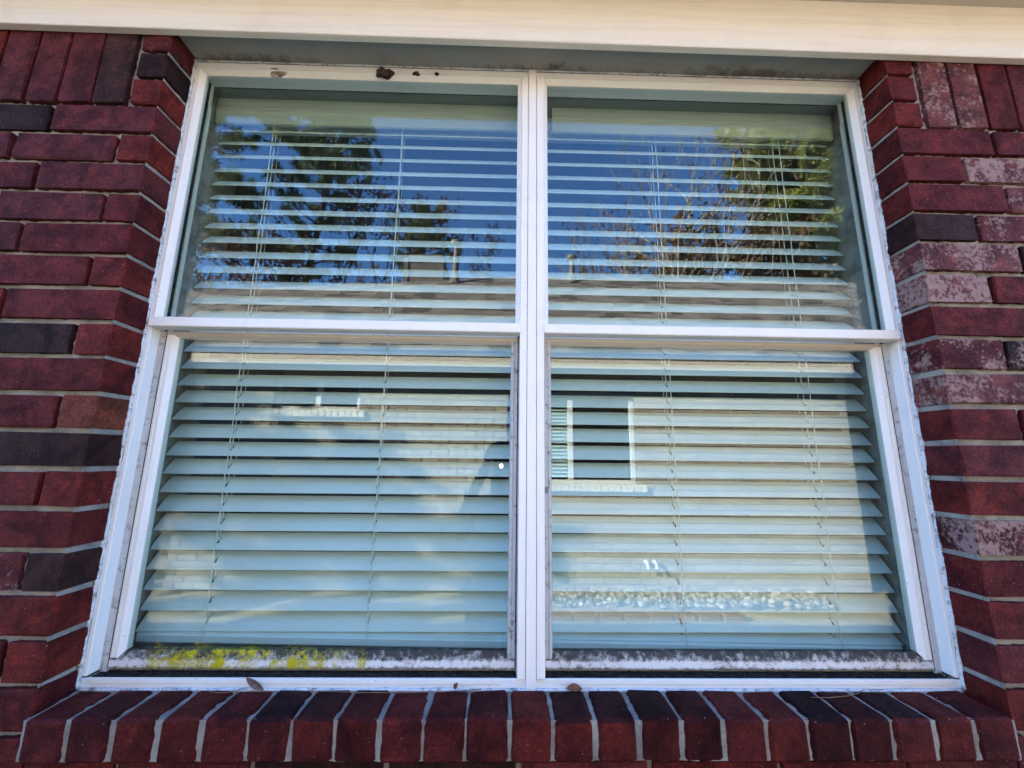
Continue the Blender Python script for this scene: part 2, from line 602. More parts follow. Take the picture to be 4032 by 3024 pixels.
SPEC = {  # (side, row, index from the opening) -> colour, bloom
    (-1, 0, 0): (PURPLE, .12), (-1, 0, 1): (DARK, .22), (-1, 1, 0): (tint(RED, 1.05), .15), (-1, 1, 1): (PURPLE, .1),
    (-1, 2, 0): (PURPLE, .1), (-1, 2, 1): (MAROON, .05), (-1, 3, 0): (MAROON, .1), (-1, 3, 1): (PURPLE, .05), (-1, 4, 0): (MAROON, .08),
    (-1, 5, 0): (tint(RED, .95), .05), (-1, 5, 1): (MAROON, .08), (-1, 6, 0): (MAROON, .1), (-1, 7, 0): (RED, .05), (-1, 7, 1): (DARK, .2),
    (-1, 8, 0): (MAROON, .1), (-1, 9, 0): (ORANGE, .05), (-1, 9, 1): (MAROON, .05), (-1, 10, 0): (tint(DARK, 1.2), .1),
    (-1, 11, 0): (RED, .0), (-1, 11, 1): (MAROON, .25), (-1, 12, 0): (MAROON, .05), (-1, 13, 0): (tint(DARK, 1.6), .0), (-1, 13, 1): (PURPLE, .75),
    (-1, 14, 0): (tint(RED, .85), .0), (-1, 15, 0): (tint(RED, .95), .0), (-1, 16, 0): (MAROON, .0),
    (1, 0, 0): (MAROON, .1), (1, 0, 1): (MAROON, .1), (1, 1, 0): (MAROON, .1), (1, 1, 1): (PINK, 1.0), (1, 2, 0): (MAROON, .12), (1, 2, 1): (PINK, .8),
    (1, 3, 0): (tint(DARK, 1.3), .05), (1, 3, 1): (PURPLE, .85), (1, 4, 0): (PINK, .9), (1, 4, 1): (DARK, .1), (1, 5, 0): (PINK, 1.0), (1, 5, 1): (MAROON, .1),
    (1, 6, 0): (tint(MAROON, 1.1), .12), (1, 7, 0): (PURPLE, .85), (1, 7, 1): (DARK, .85), (1, 8, 0): (PINK, .9), (1, 9, 0): (tint(MAROON, 1.1), .05),
    (1, 10, 0): (PURPLE, .05), (1, 11, 0): (RED, .05), (1, 12, 0): (PURPLE, .95), (1, 13, 0): (MAROON, .05), (1, 14, 0): (MAROON, .0),
    (1, 15, 0): (PURPLE, .0), (1, 16, 0): (tint(RED, .8), .0),
}
LAST_ROW = int((-GZ) / C)
for side in (-1, 1):
    firsts = {0: 1.166 if side < 0 else 1.161, 1: 0.997 if side < 0 else 1.072}
    for r in range(0, 17):
        z1, z0 = -r * C - J, -(r + 1) * C + J
        x = firsts[r % 2]
        xs = [(HW, x - J)]
        while x < XM:
            xs.append((x + J, x + 0.243 - J))
            x += 0.243
        for i, (a, b) in enumerate(xs):
            col, wv = SPEC.get((side, r, i)) or rnd_col(side)
            x0, x1 = (a, b) if side > 0 else (-b, -a)
            brick(x0, x1, z0, z1, col, wv, single=a < 1.7)
    # soldier course with three stacked ends beside the opening
    ends = {-1: [(DARK, .15), (DARK, .05), (tint(RED, 1.15), .1)], 1: [(RED, .15), (MAROON, .12), (tint(RED, 1.1), .1)]}[side]
    for k in range(3):
        zc = 0.0785 * (2 - k)
        x0, x1 = HW, 0.988
        if side < 0: x0, x1 = -x1, -x0
        c3 = PURPLE if (side < 0 and k == 0) else ends[k][0]
        brick(x0, x1, zc + J, zc + 0.0785 - J + (0.0 if k else 0.004), c3, ends[k][1])
    x = 1.000
    cols = {-1: [(tint(DARK, 1.7), .05), (PURPLE, .55), (PURPLE, .15), (PURPLE, .2)], 1: [(PINK, .85), (PINK, .8), (MAROON, .1), (PURPLE, .1)]}[side]
    i = 0
    while x < XM:
        x0, x1 = x + J * .8, x + 0.081 - J * .8
        col, wv = cols[i] if i < 4 else rnd_col(side)
        if side < 0: x0, x1 = -x1, -x0
        brick(x0, x1, J, 0.243, col, wv, single=x < 1.8)
        x += 0.081
        i += 1

# below the sill the wall runs through
for r in range(17, LAST_ROW):
    z1, z0 = -r * C - J, -(r + 1) * C + J
    x = -(1.166 if r % 2 == 0 else 0.997) - 0.243 * 10
    while x < XM:
        a, b = x + J, x + 0.243 - J
        x += 0.243
        if b < -XM: continue
        col, wv = rnd_col(-1)
        single = max(abs(a), abs(b)) < 1.75 and r == 17
        pieces = [(a, b, z1)]
        if r == 17:                        # cut down under the rowlock sill
            pieces = []
            if a < -HW: pieces.append((a, min(b, -HW), z1))
            if b > HW: pieces.append((max(a, HW), b, z1))
            ia, ib_ = max(a, -HW + .004), min(b, HW - .004)
            if ib_ - ia > .02: pieces.append((ia, ib_, -1.384))
        for (p0, p1, zt) in pieces:
            if p1 - p0 > .015: brick(p0, p1, z0, zt, col, wv, single=single)

# far bricks as one part
V0, F0 = chbox_vf((0.5, 0.5, 0.5), 0.02)
tri_v, quads, tris, cols = [], [], [], []
for k, (cen, size, col) in enumerate(field):
    V, Fk = chbox_vf(tuple(s / 2 for s in size), 0.0035)
    b = len(tri_v)
    tri_v += [(v[0] + cen[0], v[1] + cen[1], v[2] + cen[2]) for v in V]
    quads += [[i + b for i in f] for f in Fk]
    cols += [col] * len(V)
me = mesh('brick_field', tri_v, quads)
at = me.color_attributes.new('col', 'FLOAT_COLOR', 'POINT')
at.data.foreach_set('color', np.array(cols, dtype=np.float32).ravel())
child(link('brick_field', me, M['brickf']))['kind'] = 'stuff'

# rowlock sill, 23 bricks on edge
sx0 = -0.914
for i in range(23):
    a = sx0 + i * C + R.uniform(-.0015, .0015)
    wj = R.uniform(.0045, .0075)
    spec = {7: tint(MAROON, .55), 10: tint(MAROON, .7), 15: tint(MAROON, .45), 18: tint(MAROON, .4), 19: tint(MAROON, .5)}
    col = spec.get(i) or R.choice([tint(MAROON, .9), tint(RED, .75), tint(RED, .6), tint(MAROON, .8), tint(RED, .85)])
    zt = -1.306 + R.uniform(-.0015, .0015)
    o = brick(a + wj, a + C - wj * 0.6, zt - 0.069, zt, tint(col, .9), .38 if i in (11, 12, 13) else R.choice([.05, .15, .25]), -0.022, 0.0745)
# softened front arris on sill bricks comes from their own wider chamfer
for o in [o for o in house.children if o.name.startswith('brick') and abs(o.location.y - 0.02625) < 0.003]:
    ib = int(round((o.location.x - sx0 - C / 2) / C))
    s = o.data
    V, F = chbox_vf(tuple(max(abs(v.co[k]) for v in s.vertices) for k in range(3)), 0.0060)
    V = [(v[0] + R.uniform(-1, 1) * 0.0013, v[1] + R.uniform(-1, 1) * 0.0012, v[2] + R.uniform(-1, 1) * 0.0013) for v in V]
    me = mesh('brick', V, F)
    me.materials.append(M['brick'])
    me.materials.append(M['bricktop'])
    if ib in (5, 6, 12, 13, 14, 18, 20):
        for pl in me.polygons:
            if pl.normal.z > 0.6: pl.material_index = 1
    o.data = me

# mortar: a rough recessed bed behind the bricks
def mortar_sheet(name, x0, x1, z0, z1, y, step, amp, axis='y', parent=None):
    nx, nz = max(2, int((x1 - x0) / step)), max(2, int((z1 - z0) / step))
    A, B = np.meshgrid(np.linspace(x0, x1, nx), np.linspace(z0, z1, nz), indexing='ij')
    D = y + NR.normal(0, amp, A.shape)
    P = np.stack([A, D, B], -1) if axis == 'y' else np.stack([D, A, B], -1) if axis == 'x' else np.stack([A, B, D], -1)
    I = np.arange(nx * nz).reshape(nx, nz)
    F = np.stack([I[:-1, :-1], I[1:, :-1], I[1:, 1:], I[:-1, 1:]], -1).reshape(-1, 4)
    return child(link(name, fast_mesh(name, P.reshape(-1, 3), F), M['mortar'], None, True))


for s in (-1, 1):
    a, b = (HW + 0.004, 1.75) if s > 0 else (-1.75, -HW - 0.004)
    mortar_sheet('mortar', a, b, -1.60, 0.30, 0.0115, 0.011, 0.0016)
    a2, b2 = (1.75, XM) if s > 0 else (-XM, -1.75)
    mortar_sheet('mortar', a2, b2, GZ, 0.30, 0.0085, 0.1, 0.0005)
    mortar_sheet('mortar', 0.004, 0.082, -1.32, 0.24, s * (HW + 0.0055), 0.011, 0.0008, 'x')
mortar_sheet('mortar', -1.75, 1.75, GZ, -1.38, 0.0085, 0.03, 0.001)
mortar_sheet('mortar', -0.914, 0.905, -0.0165, 0.08, -1.3098, 0.010, 0.0010, 'z')
mortar_sheet('mortar', -0.914, 0.905, -1.374, -1.309, -0.0175, 0.010, 0.0009)
mb = MB()
mb.box(-0.911, 0.902, -0.012, 0.30, -1.372, -1.3115)
mb.box(-0.93, 0.93, 0.012, 0.30, -1.40, -1.3725)
for s in (-1, 1):
    x0, x1 = sorted((s * 0.932, s * 9.0))
    mb.box(x0, x1, 0.086, 0.30, GZ, 0.42)
    x0, x1 = sorted((s * XM, s * 9.0))
    mb.box(x0, x1, 0.002, 0.086, GZ, 0.42)
mb.box(-0.932, 0.932, 0.086, 0.30, GZ, -1.40)
mb.box(-0.932, 0.932, 0.15, 0.30, 0.215, 0.42)
child(mb.build('backing_wall', M['mortar']))

# lintel, frieze board, soffit, fascia, roof
mb = MB(); mb.box(-HW + .001, HW - .001, 0.001, 0.149, 0.2245, 0.30, 0.002)
child(mb.build('lintel', M['lintel']))
mb = MB(); mb.box(-9, 9, -0.021, -0.0015, -0.078, 0.085, 0.002)
fz = mb.build('frieze_board', M['frieze'])
fz.location = (0, 0, 0.2785)
fz.rotation_euler = (0, 0.0035, 0)
child(fz)
mb = MB(); mb.box(-9, 9, -0.185, 0.30, 0.357, 0.372, 0.002)
child(mb.build('soffit', M['soffit']))
mb = MB(); mb.box(-9, 9, -0.205, -0.1855, 0.352, 0.50, 0.002)
child(mb.build('fascia_board', M['frieze']))
mb = MB()
mb.prism([(-0.235, 0.47), (-0.235, 0.502), (5.5, 3.97), (11.3, 0.502), (11.3, 0.47), (5.5, 3.93)], 'x', -9.3, 9.3)
child(mb.build('roof', M['shingle']))
mb = MB()
for s in (-1, 1):
    mb.prism([(0.30, GZ), (0.30, 0.42), (5.5, 3.6), (11.0, 0.42), (11.0, GZ)], 'x', min(s * 8.9, s * 9.0), max(s * 8.9, s * 9.0))
mb.box(-8.9, 8.9, 10.9, 11.0, GZ, 0.42)
child(mb.build('gable_wall', M['mortar']))

# interior returns round the window
mb = MB()
for s in (-1, 1):
    x0, x1 = sorted((s * 0.9325, s * 0.96))
    mb.box(x0, x1, 0.1415, 0.315, -1.31, 0.24, 0.001)
mb.box(-0.932, 0.932, 0.1515, 0.315, 0.2105, 0.24, 0.001)
child(mb.build('window_return', M['drywall']))
mb = MB(); mb.box(-0.932, 0.932, 0.1415, 0.335, -1.32, -1.296, 0.003)
child(mb.build('window_stool', M['drywall']))

# ------------------------------------------------------------------ the twin window
FX = 0.9185
JX = 0.908
mb = MB()
for s in (-1, 1):
    x0, x1 = sorted((s * JX, s * FX))
    mb.box(x0, x1, 0.0815, 0.1405, -1.2855, 0.2025, 0.0015)
mb.box(-FX, FX, 0.0813, 0.1405, 0.2026, 0.2223, 0.0015)                 # head
mb.box(-FX, FX, 0.0813, 0.0870, -1.3075, -1.2885, 0.0015)               # sill face
mb.box(-FX, FX, 0.0872, 0.1405, -1.3075, -1.2925, 0.0015)               # sill track
mb.box(-JX, JX, 0.1215, 0.1403, -1.2903, -1.262, 0.0015)                # inner upstand
win = child(mb.build('window', M['white']))
win['label'] = 'white twin single hung window frame with dirt specks'
IDM = Matrix.Identity(4)


def wpart(mb, name, mat, label=None):
    o = mb.build(name, mat)
    o.parent = win
    o.matrix_parent_inverse = Matrix.Identity(4)
    if label: o['label'] = label
    return o


MC = 0.0015                      # mullion centre
# mullion: three ribs
mb = MB(); mb.box(MC - 0.0285, MC - 0.0117, 0.0755, 0.1402, -1.2868, 0.2024, 0.001)
wpart(mb, 'mullion_cover', M['white'])
mb = MB(); mb.box(MC - 0.0105, MC + 0.0105, 0.0740, 0.1402, -1.3078, 0.2221, 0.001)
wpart(mb, 'mullion_cover', M['white'])
mb = MB(); mb.box(MC + 0.0117, MC + 0.0300, 0.0755, 0.1402, -1.2868, 0.2024, 0.001)
wpart(mb, 'mullion_cover', M['white'])
mb = MB(); mb.box(MC - 0.0115, MC + 0.0115, 0.0800, 0.1400, -1.2866, 0.2022, 0.0005)
wpart(mb, 'mullion_core', M['track'])

UNITS = [(-JX, MC - 0.0285), (MC + 0.0300, JX)]
YU, YL = 0.0900, 0.1140          # glass planes, upper and lower
ZM0, ZM1 = -0.5385, -0.5145      # meeting rail
for u, (xa, xb) in enumerate(UNITS):
    # ----- fixed upper light: bevelled glazing beads
    def bead(x_out, dirn, z0, z1):
        m_ = MB()
        bw = 0.0165 if abs(x_out) > 0.5 else 0.0110
        xo, xm, xi = x_out, x_out + dirn * 0.003, x_out + dirn * bw
        m_.prism([(xo, 0.0800), (xm, 0.0795), (xi, 0.0885), (xi, 0.0965), (xo, 0.0965)], 'z', z0, z1)
        return m_
    wpart(bead(xa + .0003, 1, ZM1 + .0005, 0.1995), 'glazing_bead', M['white'])
    wpart(bead(xb - .0003, -1, ZM1 + .0005, 0.1995), 'glazing_bead', M['white'])
    m_ = MB()
    m_.prism([(0.0795, 0.2022), (0.0795, 0.1992), (0.0885, 0.1865), (0.0965, 0.1865), (0.0965, 0.2022)], 'x', xa + .0005, xb - .0005)
    wpart(m_, 'glazing_bead', M['head'])
    m_ = MB(); m_.box(xa + 0.006, xb - 0.006, YU, YU + 0.004, ZM0 + 0.006, 0.196, 0.0003)
    wpart(m_, 'pane', M['glass'])
    # ----- meeting rail standing proud across the unit
    m_ = MB(); m_.box(xa - 0.0012 if u == 0 else xa - .0008, xb + 0.0008, 0.0700, 0.1045, ZM0, ZM1, 0.0022)
    wpart(m_, 'meeting_rail', M['white'])
    # ----- side track and a black strip that paints the dark groove's shade
    for s, x in ((1, xa), (-1, xb)):
        x0, x1 = sorted((x + s * .0003, x + s * (0.0160 if abs(x) > 0.5 else 0.0022)))
        m_ = MB(); m_.box(x0, x1, 0.1080, 0.1395, -1.2890, ZM0 - .0006, 0.0008)
        wpart(m_, 'side_track', M['track'])
        x0, x1 = sorted((x + s * 0.0008, x + s * 0.0035))
        m_ = MB(); m_.box(x0, x1, 0.1175, 0.1245, ZM0 + .001, 0.196, 0.0004)
        wpart(m_, 'dark_gap_strip', M['black'])
        x0, x1 = sorted((x + s * 0.0008, x + s * 0.0045))
        m_ = MB(); m_.box(x0, x1, 0.1275, 0.1385, ZM0 + .001, 0.130, 0.0006)
        wpart(m_, 'balance_cover', M['bead'])
    # ----- lower sash
    sa, sb = xa + (0.0195 if u == 0 else 0.0035), xb - (0.0195 if u == 1 else 0.0045)
    zb, zt = -1.2815, -0.5400
    for s, x in ((1, sa), (-1, sb)):
        outer = (u, s) in ((0, 1), (1, -1))
        gw = 0.0255 if outer else 0.0165
        m_ = MB()
        m_.prism([(x, 0.1065), (x + s * 0.0055, 0.1055), (x + s * 0.0075, 0.1075), (x + s * 0.0095, 0.1055), (x + s * 0.0145, 0.1060), (x + s * gw, 0.1135), (x + s * gw, 0.1280), (x, 0.1280)], 'z', zb + 0.0205, zt - 0.0085)
        wpart(m_, 'sash_stile', M['bead'] if (u, s) in ((0, 1), (1, -1)) else M['track'])
        x0, x1 = sorted((x - s * (0.0034 if outer else 0.0020), x - s * 0.0002))
        m_ = MB(); m_.box(x0, x1, 0.1075, 0.1290, zb, zt, 0.0002)
        wpart(m_, 'dark_gap_strip', M['black'])  # black strip in the sash gap, standing in for its shade
    m_ = MB()
    m_.prism([(0.1065, zt), (0.1055, zt - 0.0030), (0.1060, zt - 0.0080), (0.1135, zt - 0.0150), (0.1280, zt - 0.0150), (0.1280, zt)], 'x', sa, sb)
    wpart(m_, 'sash_rail', M['toprail'])
    m_ = MB()
    m_.prism([(0.1065, zb), (0.1055, zb + 0.002), (0.1055, zb + 0.0195), (0.1075, zb + 0.0210), (0.1080, zb + 0.0225), (0.1135, zb + 0.0325), (0.1280, zb + 0.0325), (0.1280, zb)], 'x', sa + .0002, sb - .0002)
    wpart(m_, 'sash_rail', M['rail'], 'white bottom sash rail speckled with mildew')
    m_ = MB(); m_.box(sa + 0.010, sb - 0.010, YL, YL + 0.004, zb + 0.020, zt - 0.004, 0.0003)
    wpart(m_, 'pane', M['glass'])
    # ----- lip bead on the sill, stopping short of the corners
    m_ = MB(); m_.box(xa + (0.012 if u == 0 else 0.030), xb - (0.033 if u == 0 else 0.012), 0.0785, 0.0850, -1.2975, -1.2874, 0.001)
    wpart(m_, 'sill_lip', M['white'])
    # ----- black grit lying in the track
    gv, gf = [], []
    for k in range(1500):
        px = R.uniform(xa + .003, xb - .003); py = 0.0875 + abs(R.gauss(0, 0.011)); py = min(py, 0.116)
        rr_ = R.uniform(.0008, .0026)
        zc = -1.2908 + R.uniform(0, .0030)
        b = len(gv)
        for dx, dy, dz in ((1, 0, 0), (-1, 0, 0), (0, 1, 0), (0, -1, 0), (0, 0, 1), (0, 0, -1)):
            q = rr_ * R.uniform(.5, 1.3)
            gv.append((px + dx * q, py + dy * q, zc + dz * q))
        for t in ((0, 2, 4), (2, 1, 4), (1, 3, 4), (3, 0, 4), (2, 0, 5), (1, 2, 5), (3, 1, 5), (0, 3, 5)):
            gf.append([i + b for i in t])
    o = link('grit', fast_mesh('grit', gv, gf), M['grime'])
    o.parent = win
    o['kind'] = 'stuff'
    m_ = MB(); m_.box(xa + .001, xb - .001, 0.0875, 0.1205, -1.2922, -1.2908, 0.0003)
    wpart(m_, 'track_floor', M['grime'])

# lichen crust on the lower left sash
lm = mat_noise('yellow_lichen', (0.56, 0.45, 0.010), (0.36, 0.34, 0.02), 60, 0.95, 0.9, 120)
gv, gf = [], []
cl = [(-0.725, .022), (-0.745, .012), (-0.70, .012), (-0.665, .008), (-0.795, .010), (-0.525, .020), (-0.49, .014), (-0.60, .012), (-0.445, .006), (-0.36, .006), (-0.725, .03)]
for k in range(3000):
    cx_, sg = R.choice(cl)
    px = R.gauss(cx_, sg)
    if not -0.855 < px < -0.06: continue
    t = R.random() ** 1.2
    hmax = 0.020 + 0.010 * math.sin(px * 60)
    zz = -1.279 + t * (0.0185 if R.random() < .45 else 0.0185 + hmax)
    yy = 0.1054 if zz < -1.260 else 0.1054 + (zz + 1.260) * 0.8 if zz < -1.2505 else 0.1136
    q = R.uniform(.0004, .0012)
    b = len(gv)
    for a in range(6):
        th = a * math.pi / 3 + R.uniform(-.3, .3)
        gv.append((px + q * math.cos(th) * R.uniform(.6, 1.4), yy, zz + q * math.sin(th) * R.uniform(.5, 1.2)))
    gv.append((px, yy - 0.0008, zz))
    for a in range(6): gf.append([b + a, b + (a + 1) % 6, b + 6])
o = link('lichen', fast_mesh('lichen', gv, gf), lm)
o.parent = win
o['kind'] = 'stuff'
o['label'] = 'yellow green lichen crust on the left bottom rail'

# caulk bead, lumpy and broken, between frame and brick
def caulk(pts_fn, n, r0, name='caulk_bead'):
    P_, rads = [], []
    ph = R.uniform(0, 9)
    for i in range(n):
        t = i / (n - 1)
        P_.append(pts_fn(t))
        k = math.sin(t * 31 + ph) * .3 + math.sin(t * 83 + ph * 2) * .3 + R.uniform(-.35, .35)
        rads.append(r0 * (1 + 0.5 * k))
    m_ = MB(); m_.tube(P_, rads, 7)
    return child(m_.build(name, M['caulk'], None, True))


for s in (-1, 1):
    caulk(lambda t, s=s: (s * (0.9200 + R.uniform(-.0008, .0008)), 0.0790 + R.uniform(-.001, .001), -1.305 + t * 1.527), 170, 0.0046)
caulk(lambda t: (-0.915 + t * 1.83, 0.0775 + R.uniform(-.001, .001), -1.3070 + R.uniform(-.0006, .0006)), 190, 0.0034)
caulk(lambda t: (-0.915 + t * 1.83, 0.0800, 0.2245 + R.uniform(-.0006, .0006)), 150, 0.0024)

# ================================================================== THE VENETIAN BLIND
BX0, BX1, BY = -0.9225, 0.9175, 0.205
PITCH, Z0S = 0.0455, 0.1193
TILT = math.radians(47.5)
LADX = [-0.768, -0.385, 0.0, 0.381, 0.760]
blind = tag(empty('venetian_blind', (0, BY, 0.17)), 'wide white venetian blind hanging behind the whole twin window', 'blind')
# one slat mesh with routed cord holes; local: u across the slat (0 = outer edge), x along
SW, ST = 0.050, 0.0028


def slat_mesh():
    us = [0.0, 0.002, 0.012, 0.0165, 0.0335, 0.040, 0.048, 0.050]
    xs = [BX0, BX0 + .002]
    for lx in LADX: xs += [lx - 0.0032, lx + 0.0032]
    xs += [BX1 - .002, BX1]
    nu, nx = len(us), len(xs)
    V, F = [], []
    cam_ = lambda u: 0.0016 * math.sin(math.pi * u / SW)         # slight crown
    for lay in (1, -1):
        for x in xs:
            for j, u in enumerate(us):
                th = ST / 2 * (0.55 if j in (0, nu - 1) else 1.0)
                V.append((x, u, cam_(u) + lay * th))
    def id_(lay, i, j): return lay * nx * nu + i * nu + j
    holes = {(2 + 2 * k, 3) for k in range(len(LADX))}
    for i in range(nx - 1):
        for j in range(nu - 1):
            if (i, j) in holes:
                for lay in (0,):
                    q = [(i, j), (i + 1, j), (i + 1, j + 1), (i, j + 1)]
                    for a in range(4):
                        p_, n_ = q[a], q[(a + 1) % 4]
                        F.append([id_(0, *n_), id_(0, *p_), id_(1, *p_), id_(1, *n_)])
                continue
            F.append([id_(0, i, j), id_(0, i + 1, j), id_(0, i + 1, j + 1), id_(0, i, j + 1)])
            F.append([id_(1, i, j), id_(1, i, j + 1), id_(1, i + 1, j + 1), id_(1, i + 1, j)])
    for i in range(nx - 1):
        F.append([id_(0, i + 1, 0), id_(0, i, 0), id_(1, i, 0), id_(1, i + 1, 0)])
        F.append([id_(0, i, nu - 1), id_(0, i + 1, nu - 1), id_(1, i + 1, nu - 1), id_(1, i, nu - 1)])
    for j in range(nu - 1):
        F.append([id_(0, 0, j), id_(0, 0, j + 1), id_(1, 0, j + 1), id_(1, 0, j)])
        F.append([id_(0, nx - 1, j + 1), id_(0, nx - 1, j), id_(1, nx - 1, j), id_(1, nx - 1, j + 1)])
    me = mesh('slat', V, F)
    me.materials.append(M['slat'])
    return me


sm = slat_mesh()
NS = 31
Binv = Matrix.Translation((0, -BY, -0.17))
for k in range(NS + 1):
    o = bpy.data.objects.new('slat', sm)
    COL.objects.link(o)
    z = Z0S - PITCH * k
    ty = R.uniform(-.0008, .0008)
    rt = R.uniform(-.008, .008)
    ry = -0.0016 + R.uniform(-.0005, .0005)
    tl = TILT
    if k == NS:                   # the last slat sags to the right with the bottom rail
        z += 0.030; ry = 0.0125; tl = math.radians(30)
    o.location = (0, ty, z - 0.17)
    o.rotation_euler = (tl + rt, ry, R.uniform(-.0006, .0006))
    o.parent = blind
mb = MB(); mb.box(BX0, BX1, -0.006, 0.044, -0.011, 0.011, 0.004)
o = mb.build('bottom_rail', M['slat'])
o.location = (0, 0.004, Z0S - PITCH * NS - 0.17 + 0.018)
o.rotation_euler = (math.radians(6), 0.0135, 0)
o.parent = blind
# headrail and two valance boards
mb = MB(); mb.box(BX0 + .003, BX1 - .003, 0.004, 0.056, -0.015, 0.030, 0.002)
o = mb.build('headrail', M['slat']); o.parent = blind
for a, b in ((BX0 - 0.004, 0.040), (0.068, BX1 + 0.004)):
    mb = MB()
    mb.prism([(-0.0240, 0.0385), (-0.0240, 0.0120), (-0.0270, 0.0060), (-0.0270, 0.0015), (-0.0230, -0.002), (-0.0230, -0.0435), (-0.0150, -0.0435), (-0.0150, 0.0385)], 'x', a, b)
    o = mb.build('valance', M['valance']); o.parent = blind
# ladder cords and lift cords
zt_, zb_ = 0.02, Z0S - PITCH * NS - 0.17 + 0.014
for lx in LADX:
    zb2 = zb_ - 0.0135 * lx
    for yy, r_ in ((-0.0040, 0.0012), (0.037, 0.0010), (0.017, 0.0014)):
        P_ = [(lx + (0.004 if yy < 0 else 0.0) + R.uniform(-.0012, .0012), yy + R.uniform(-.001, .001), zt_ + (zb2 - zt_) * t / 30) for t in range(31)]
        mb = MB(); mb.tube(P_, r_, 5)
        o = mb.build('ladder_cord' if yy != 0.017 else 'lift_cord', M['cord']); o.parent = blind

# ================================================================== SMALL THINGS ON THE FRAME
mud = mat_noise('dried_mud', (0.075, 0.045, 0.038), (0.035, 0.020, 0.018), 90, 0.95, 0.9, 150)


def blob(name, loc, size, mat, seed, nu=10, nv=8, amp=.28):
    rg = random.Random(seed)
    V, F = [], []
    ph = [rg.uniform(0, 6.28) for _ in range(6)]
    for i in range(nv + 1):
        th = math.pi * i / nv
        for j in range(nu):
            f = 2 * math.pi * j / nu
            k = 1 + amp * (math.sin(3 * f + ph[0]) * math.sin(2 * th + ph[1]) + .6 * math.sin(5 * f + ph[2]) * math.sin(3 * th + ph[3])) + rg.uniform(-.08, .08)
            V.append((size[0] * k * math.sin(th) * math.cos(f), size[1] * k * math.cos(th), size[2] * k * math.sin(th) * math.sin(f)))
    for i in range(nv):
        for j in range(nu):
            F.append([i * nu + j, i * nu + (j + 1) % nu, (i + 1) * nu + (j + 1) % nu, (i + 1) * nu + j])
    o = link(name, mesh(name, V, F), mat, None, True)
    o.location = loc
    return o


tag(blob('mud_nest', (-0.405, 0.0775, 0.1975), (0.0245, 0.012, 0.0125), mud, 3), 'largest brown mud wasp nest on the head of the left window unit', 'mud nest', 'mud wasp nests on the window head')
tag(blob('mud_nest', (-0.318, 0.0795, 0.2008), (0.0105, 0.007, 0.0048), mud, 5), 'middle sized brown mud dab right of the big nest on the window head', 'mud nest', 'mud wasp nests on the window head')
tag(blob('mud_nest', (-0.2625, 0.0795, 0.2020), (0.0065, 0.006, 0.0042), mud, 9), 'smallest round mud dab on the window head nearest the mullion', 'mud nest', 'mud wasp nests on the window head')
mudp = mat_noise('pale_mud_scar', (0.50, 0.40, 0.31), (0.20, 0.12, 0.09), 45, 0.95, 0.9, 110)
tag(blob('mud_scar', (-0.6985, 0.0830, 0.1975), (0.026, 0.0026, 0.0140), mudp, 21, 12, 8, .35), 'pale broken scar of an old mud nest near the top left corner', 'mud scar')

leafm = mat_noise('dead_leaf', (0.20, 0.13, 0.10), (0.10, 0.055, 0.04), 60, 0.75, 0.4, 90)
leafr = mat_noise('rusty_leaf', (0.22, 0.085, 0.035), (0.12, 0.045, 0.025), 60, 0.7, 0.4, 90)


def leaf(loc, L, Wd, rot, mat, label):
    nx, V, F = 7, [], []
    for lay in (0, 1):
        for i in range(nx):
            t = i / (nx - 1)
            wd = Wd * math.sin(math.pi * min(1, t * .93 + .04)) ** .8
            for s in (-1, 0, 1):
                V.append((L * (t - .5), s * wd, 0.10 * L * math.sin(t * 3.1) + abs(s) * wd * .45 + (0.0004 if lay else 0)))
    for i in range(nx - 1):
        for s in range(2):
            a = i * 3 + s
            F.append([a, a + 1, a + 4, a + 3])
            F.append([nx * 3 + q for q in (a + 3, a + 4, a + 1, a)])
    lo = link('dead_leaf', mesh('dead_leaf', V, F), mat)
    lo.location = loc
    lo.rotation_euler = rot
    return tag(lo, label, 'leaf', 'dead leaves on the sill')


leaf((-0.5605, 0.0735, -1.2950), 0.044, 0.0062, (math.radians(68), math.radians(34), math.radians(6)), leafm, 'grey brown dead leaf leaning on the sill strip of the left unit')
leaf((0.0905, 0.0700, -1.3010), 0.033, 0.0075, (math.radians(40), 0.05, 0.05), leafr, 'rust coloured dead leaf on the sill just right of the mullion')
leaf((-0.1525, 0.0755, -1.2985), 0.013, 0.0045, (math.radians(60), math.radians(-60), 0), leafr, 'tiny dark red leaf scrap on the sill strip left of the mullion')
ndl = mat_noise('pine_needle_brown', (0.24, 0.13, 0.06), (0.16, 0.08, 0.04), 50, 0.7, 0)
for a, b, lab in (((-0.43, 0.066, -1.3035), (-0.10, 0.070, -1.3020), 'long thin dry pine needle on the sill left of the mullion'),
                  ((-0.645, 0.064, -1.3035), (-0.585, 0.0715, -1.3025), 'short dry pine needle on the sill under the left unit'),
                  ((0.565, 0.045, -1.3035), (0.695, 0.070, -1.3025), 'bent dry pine needle on the sill under the right unit')):
    a, b = Vector(a), Vector(b)
    mid = (a + b) / 2 + Vector((0.01, -0.012, 0.002))
    mb = MB(); mb.tube([a, (a + mid) / 2 + Vector((0, -.003, 0)), mid, (b + mid) / 2 + Vector((0, -.003, 0)), b], 0.0009, 5)
    tag(mb.build('pine_needle', ndl), lab, 'pine needle', 'dry pine needles on the sill')

# ================================================================== ACROSS THE YARD (seen mirrored in the panes)
nb = tag(empty('neighbour_house', (0, NEI, GZ)), 'pale cream brick house with shingle roof mirrored in the panes', 'house')
nb.matrix_world = Matrix.Translation((0, NEI, GZ))


def nchild(o, parent=None):
    o.parent = nb
    o.matrix_parent_inverse = Matrix.Translation((0, -NEI, -GZ))
    return o


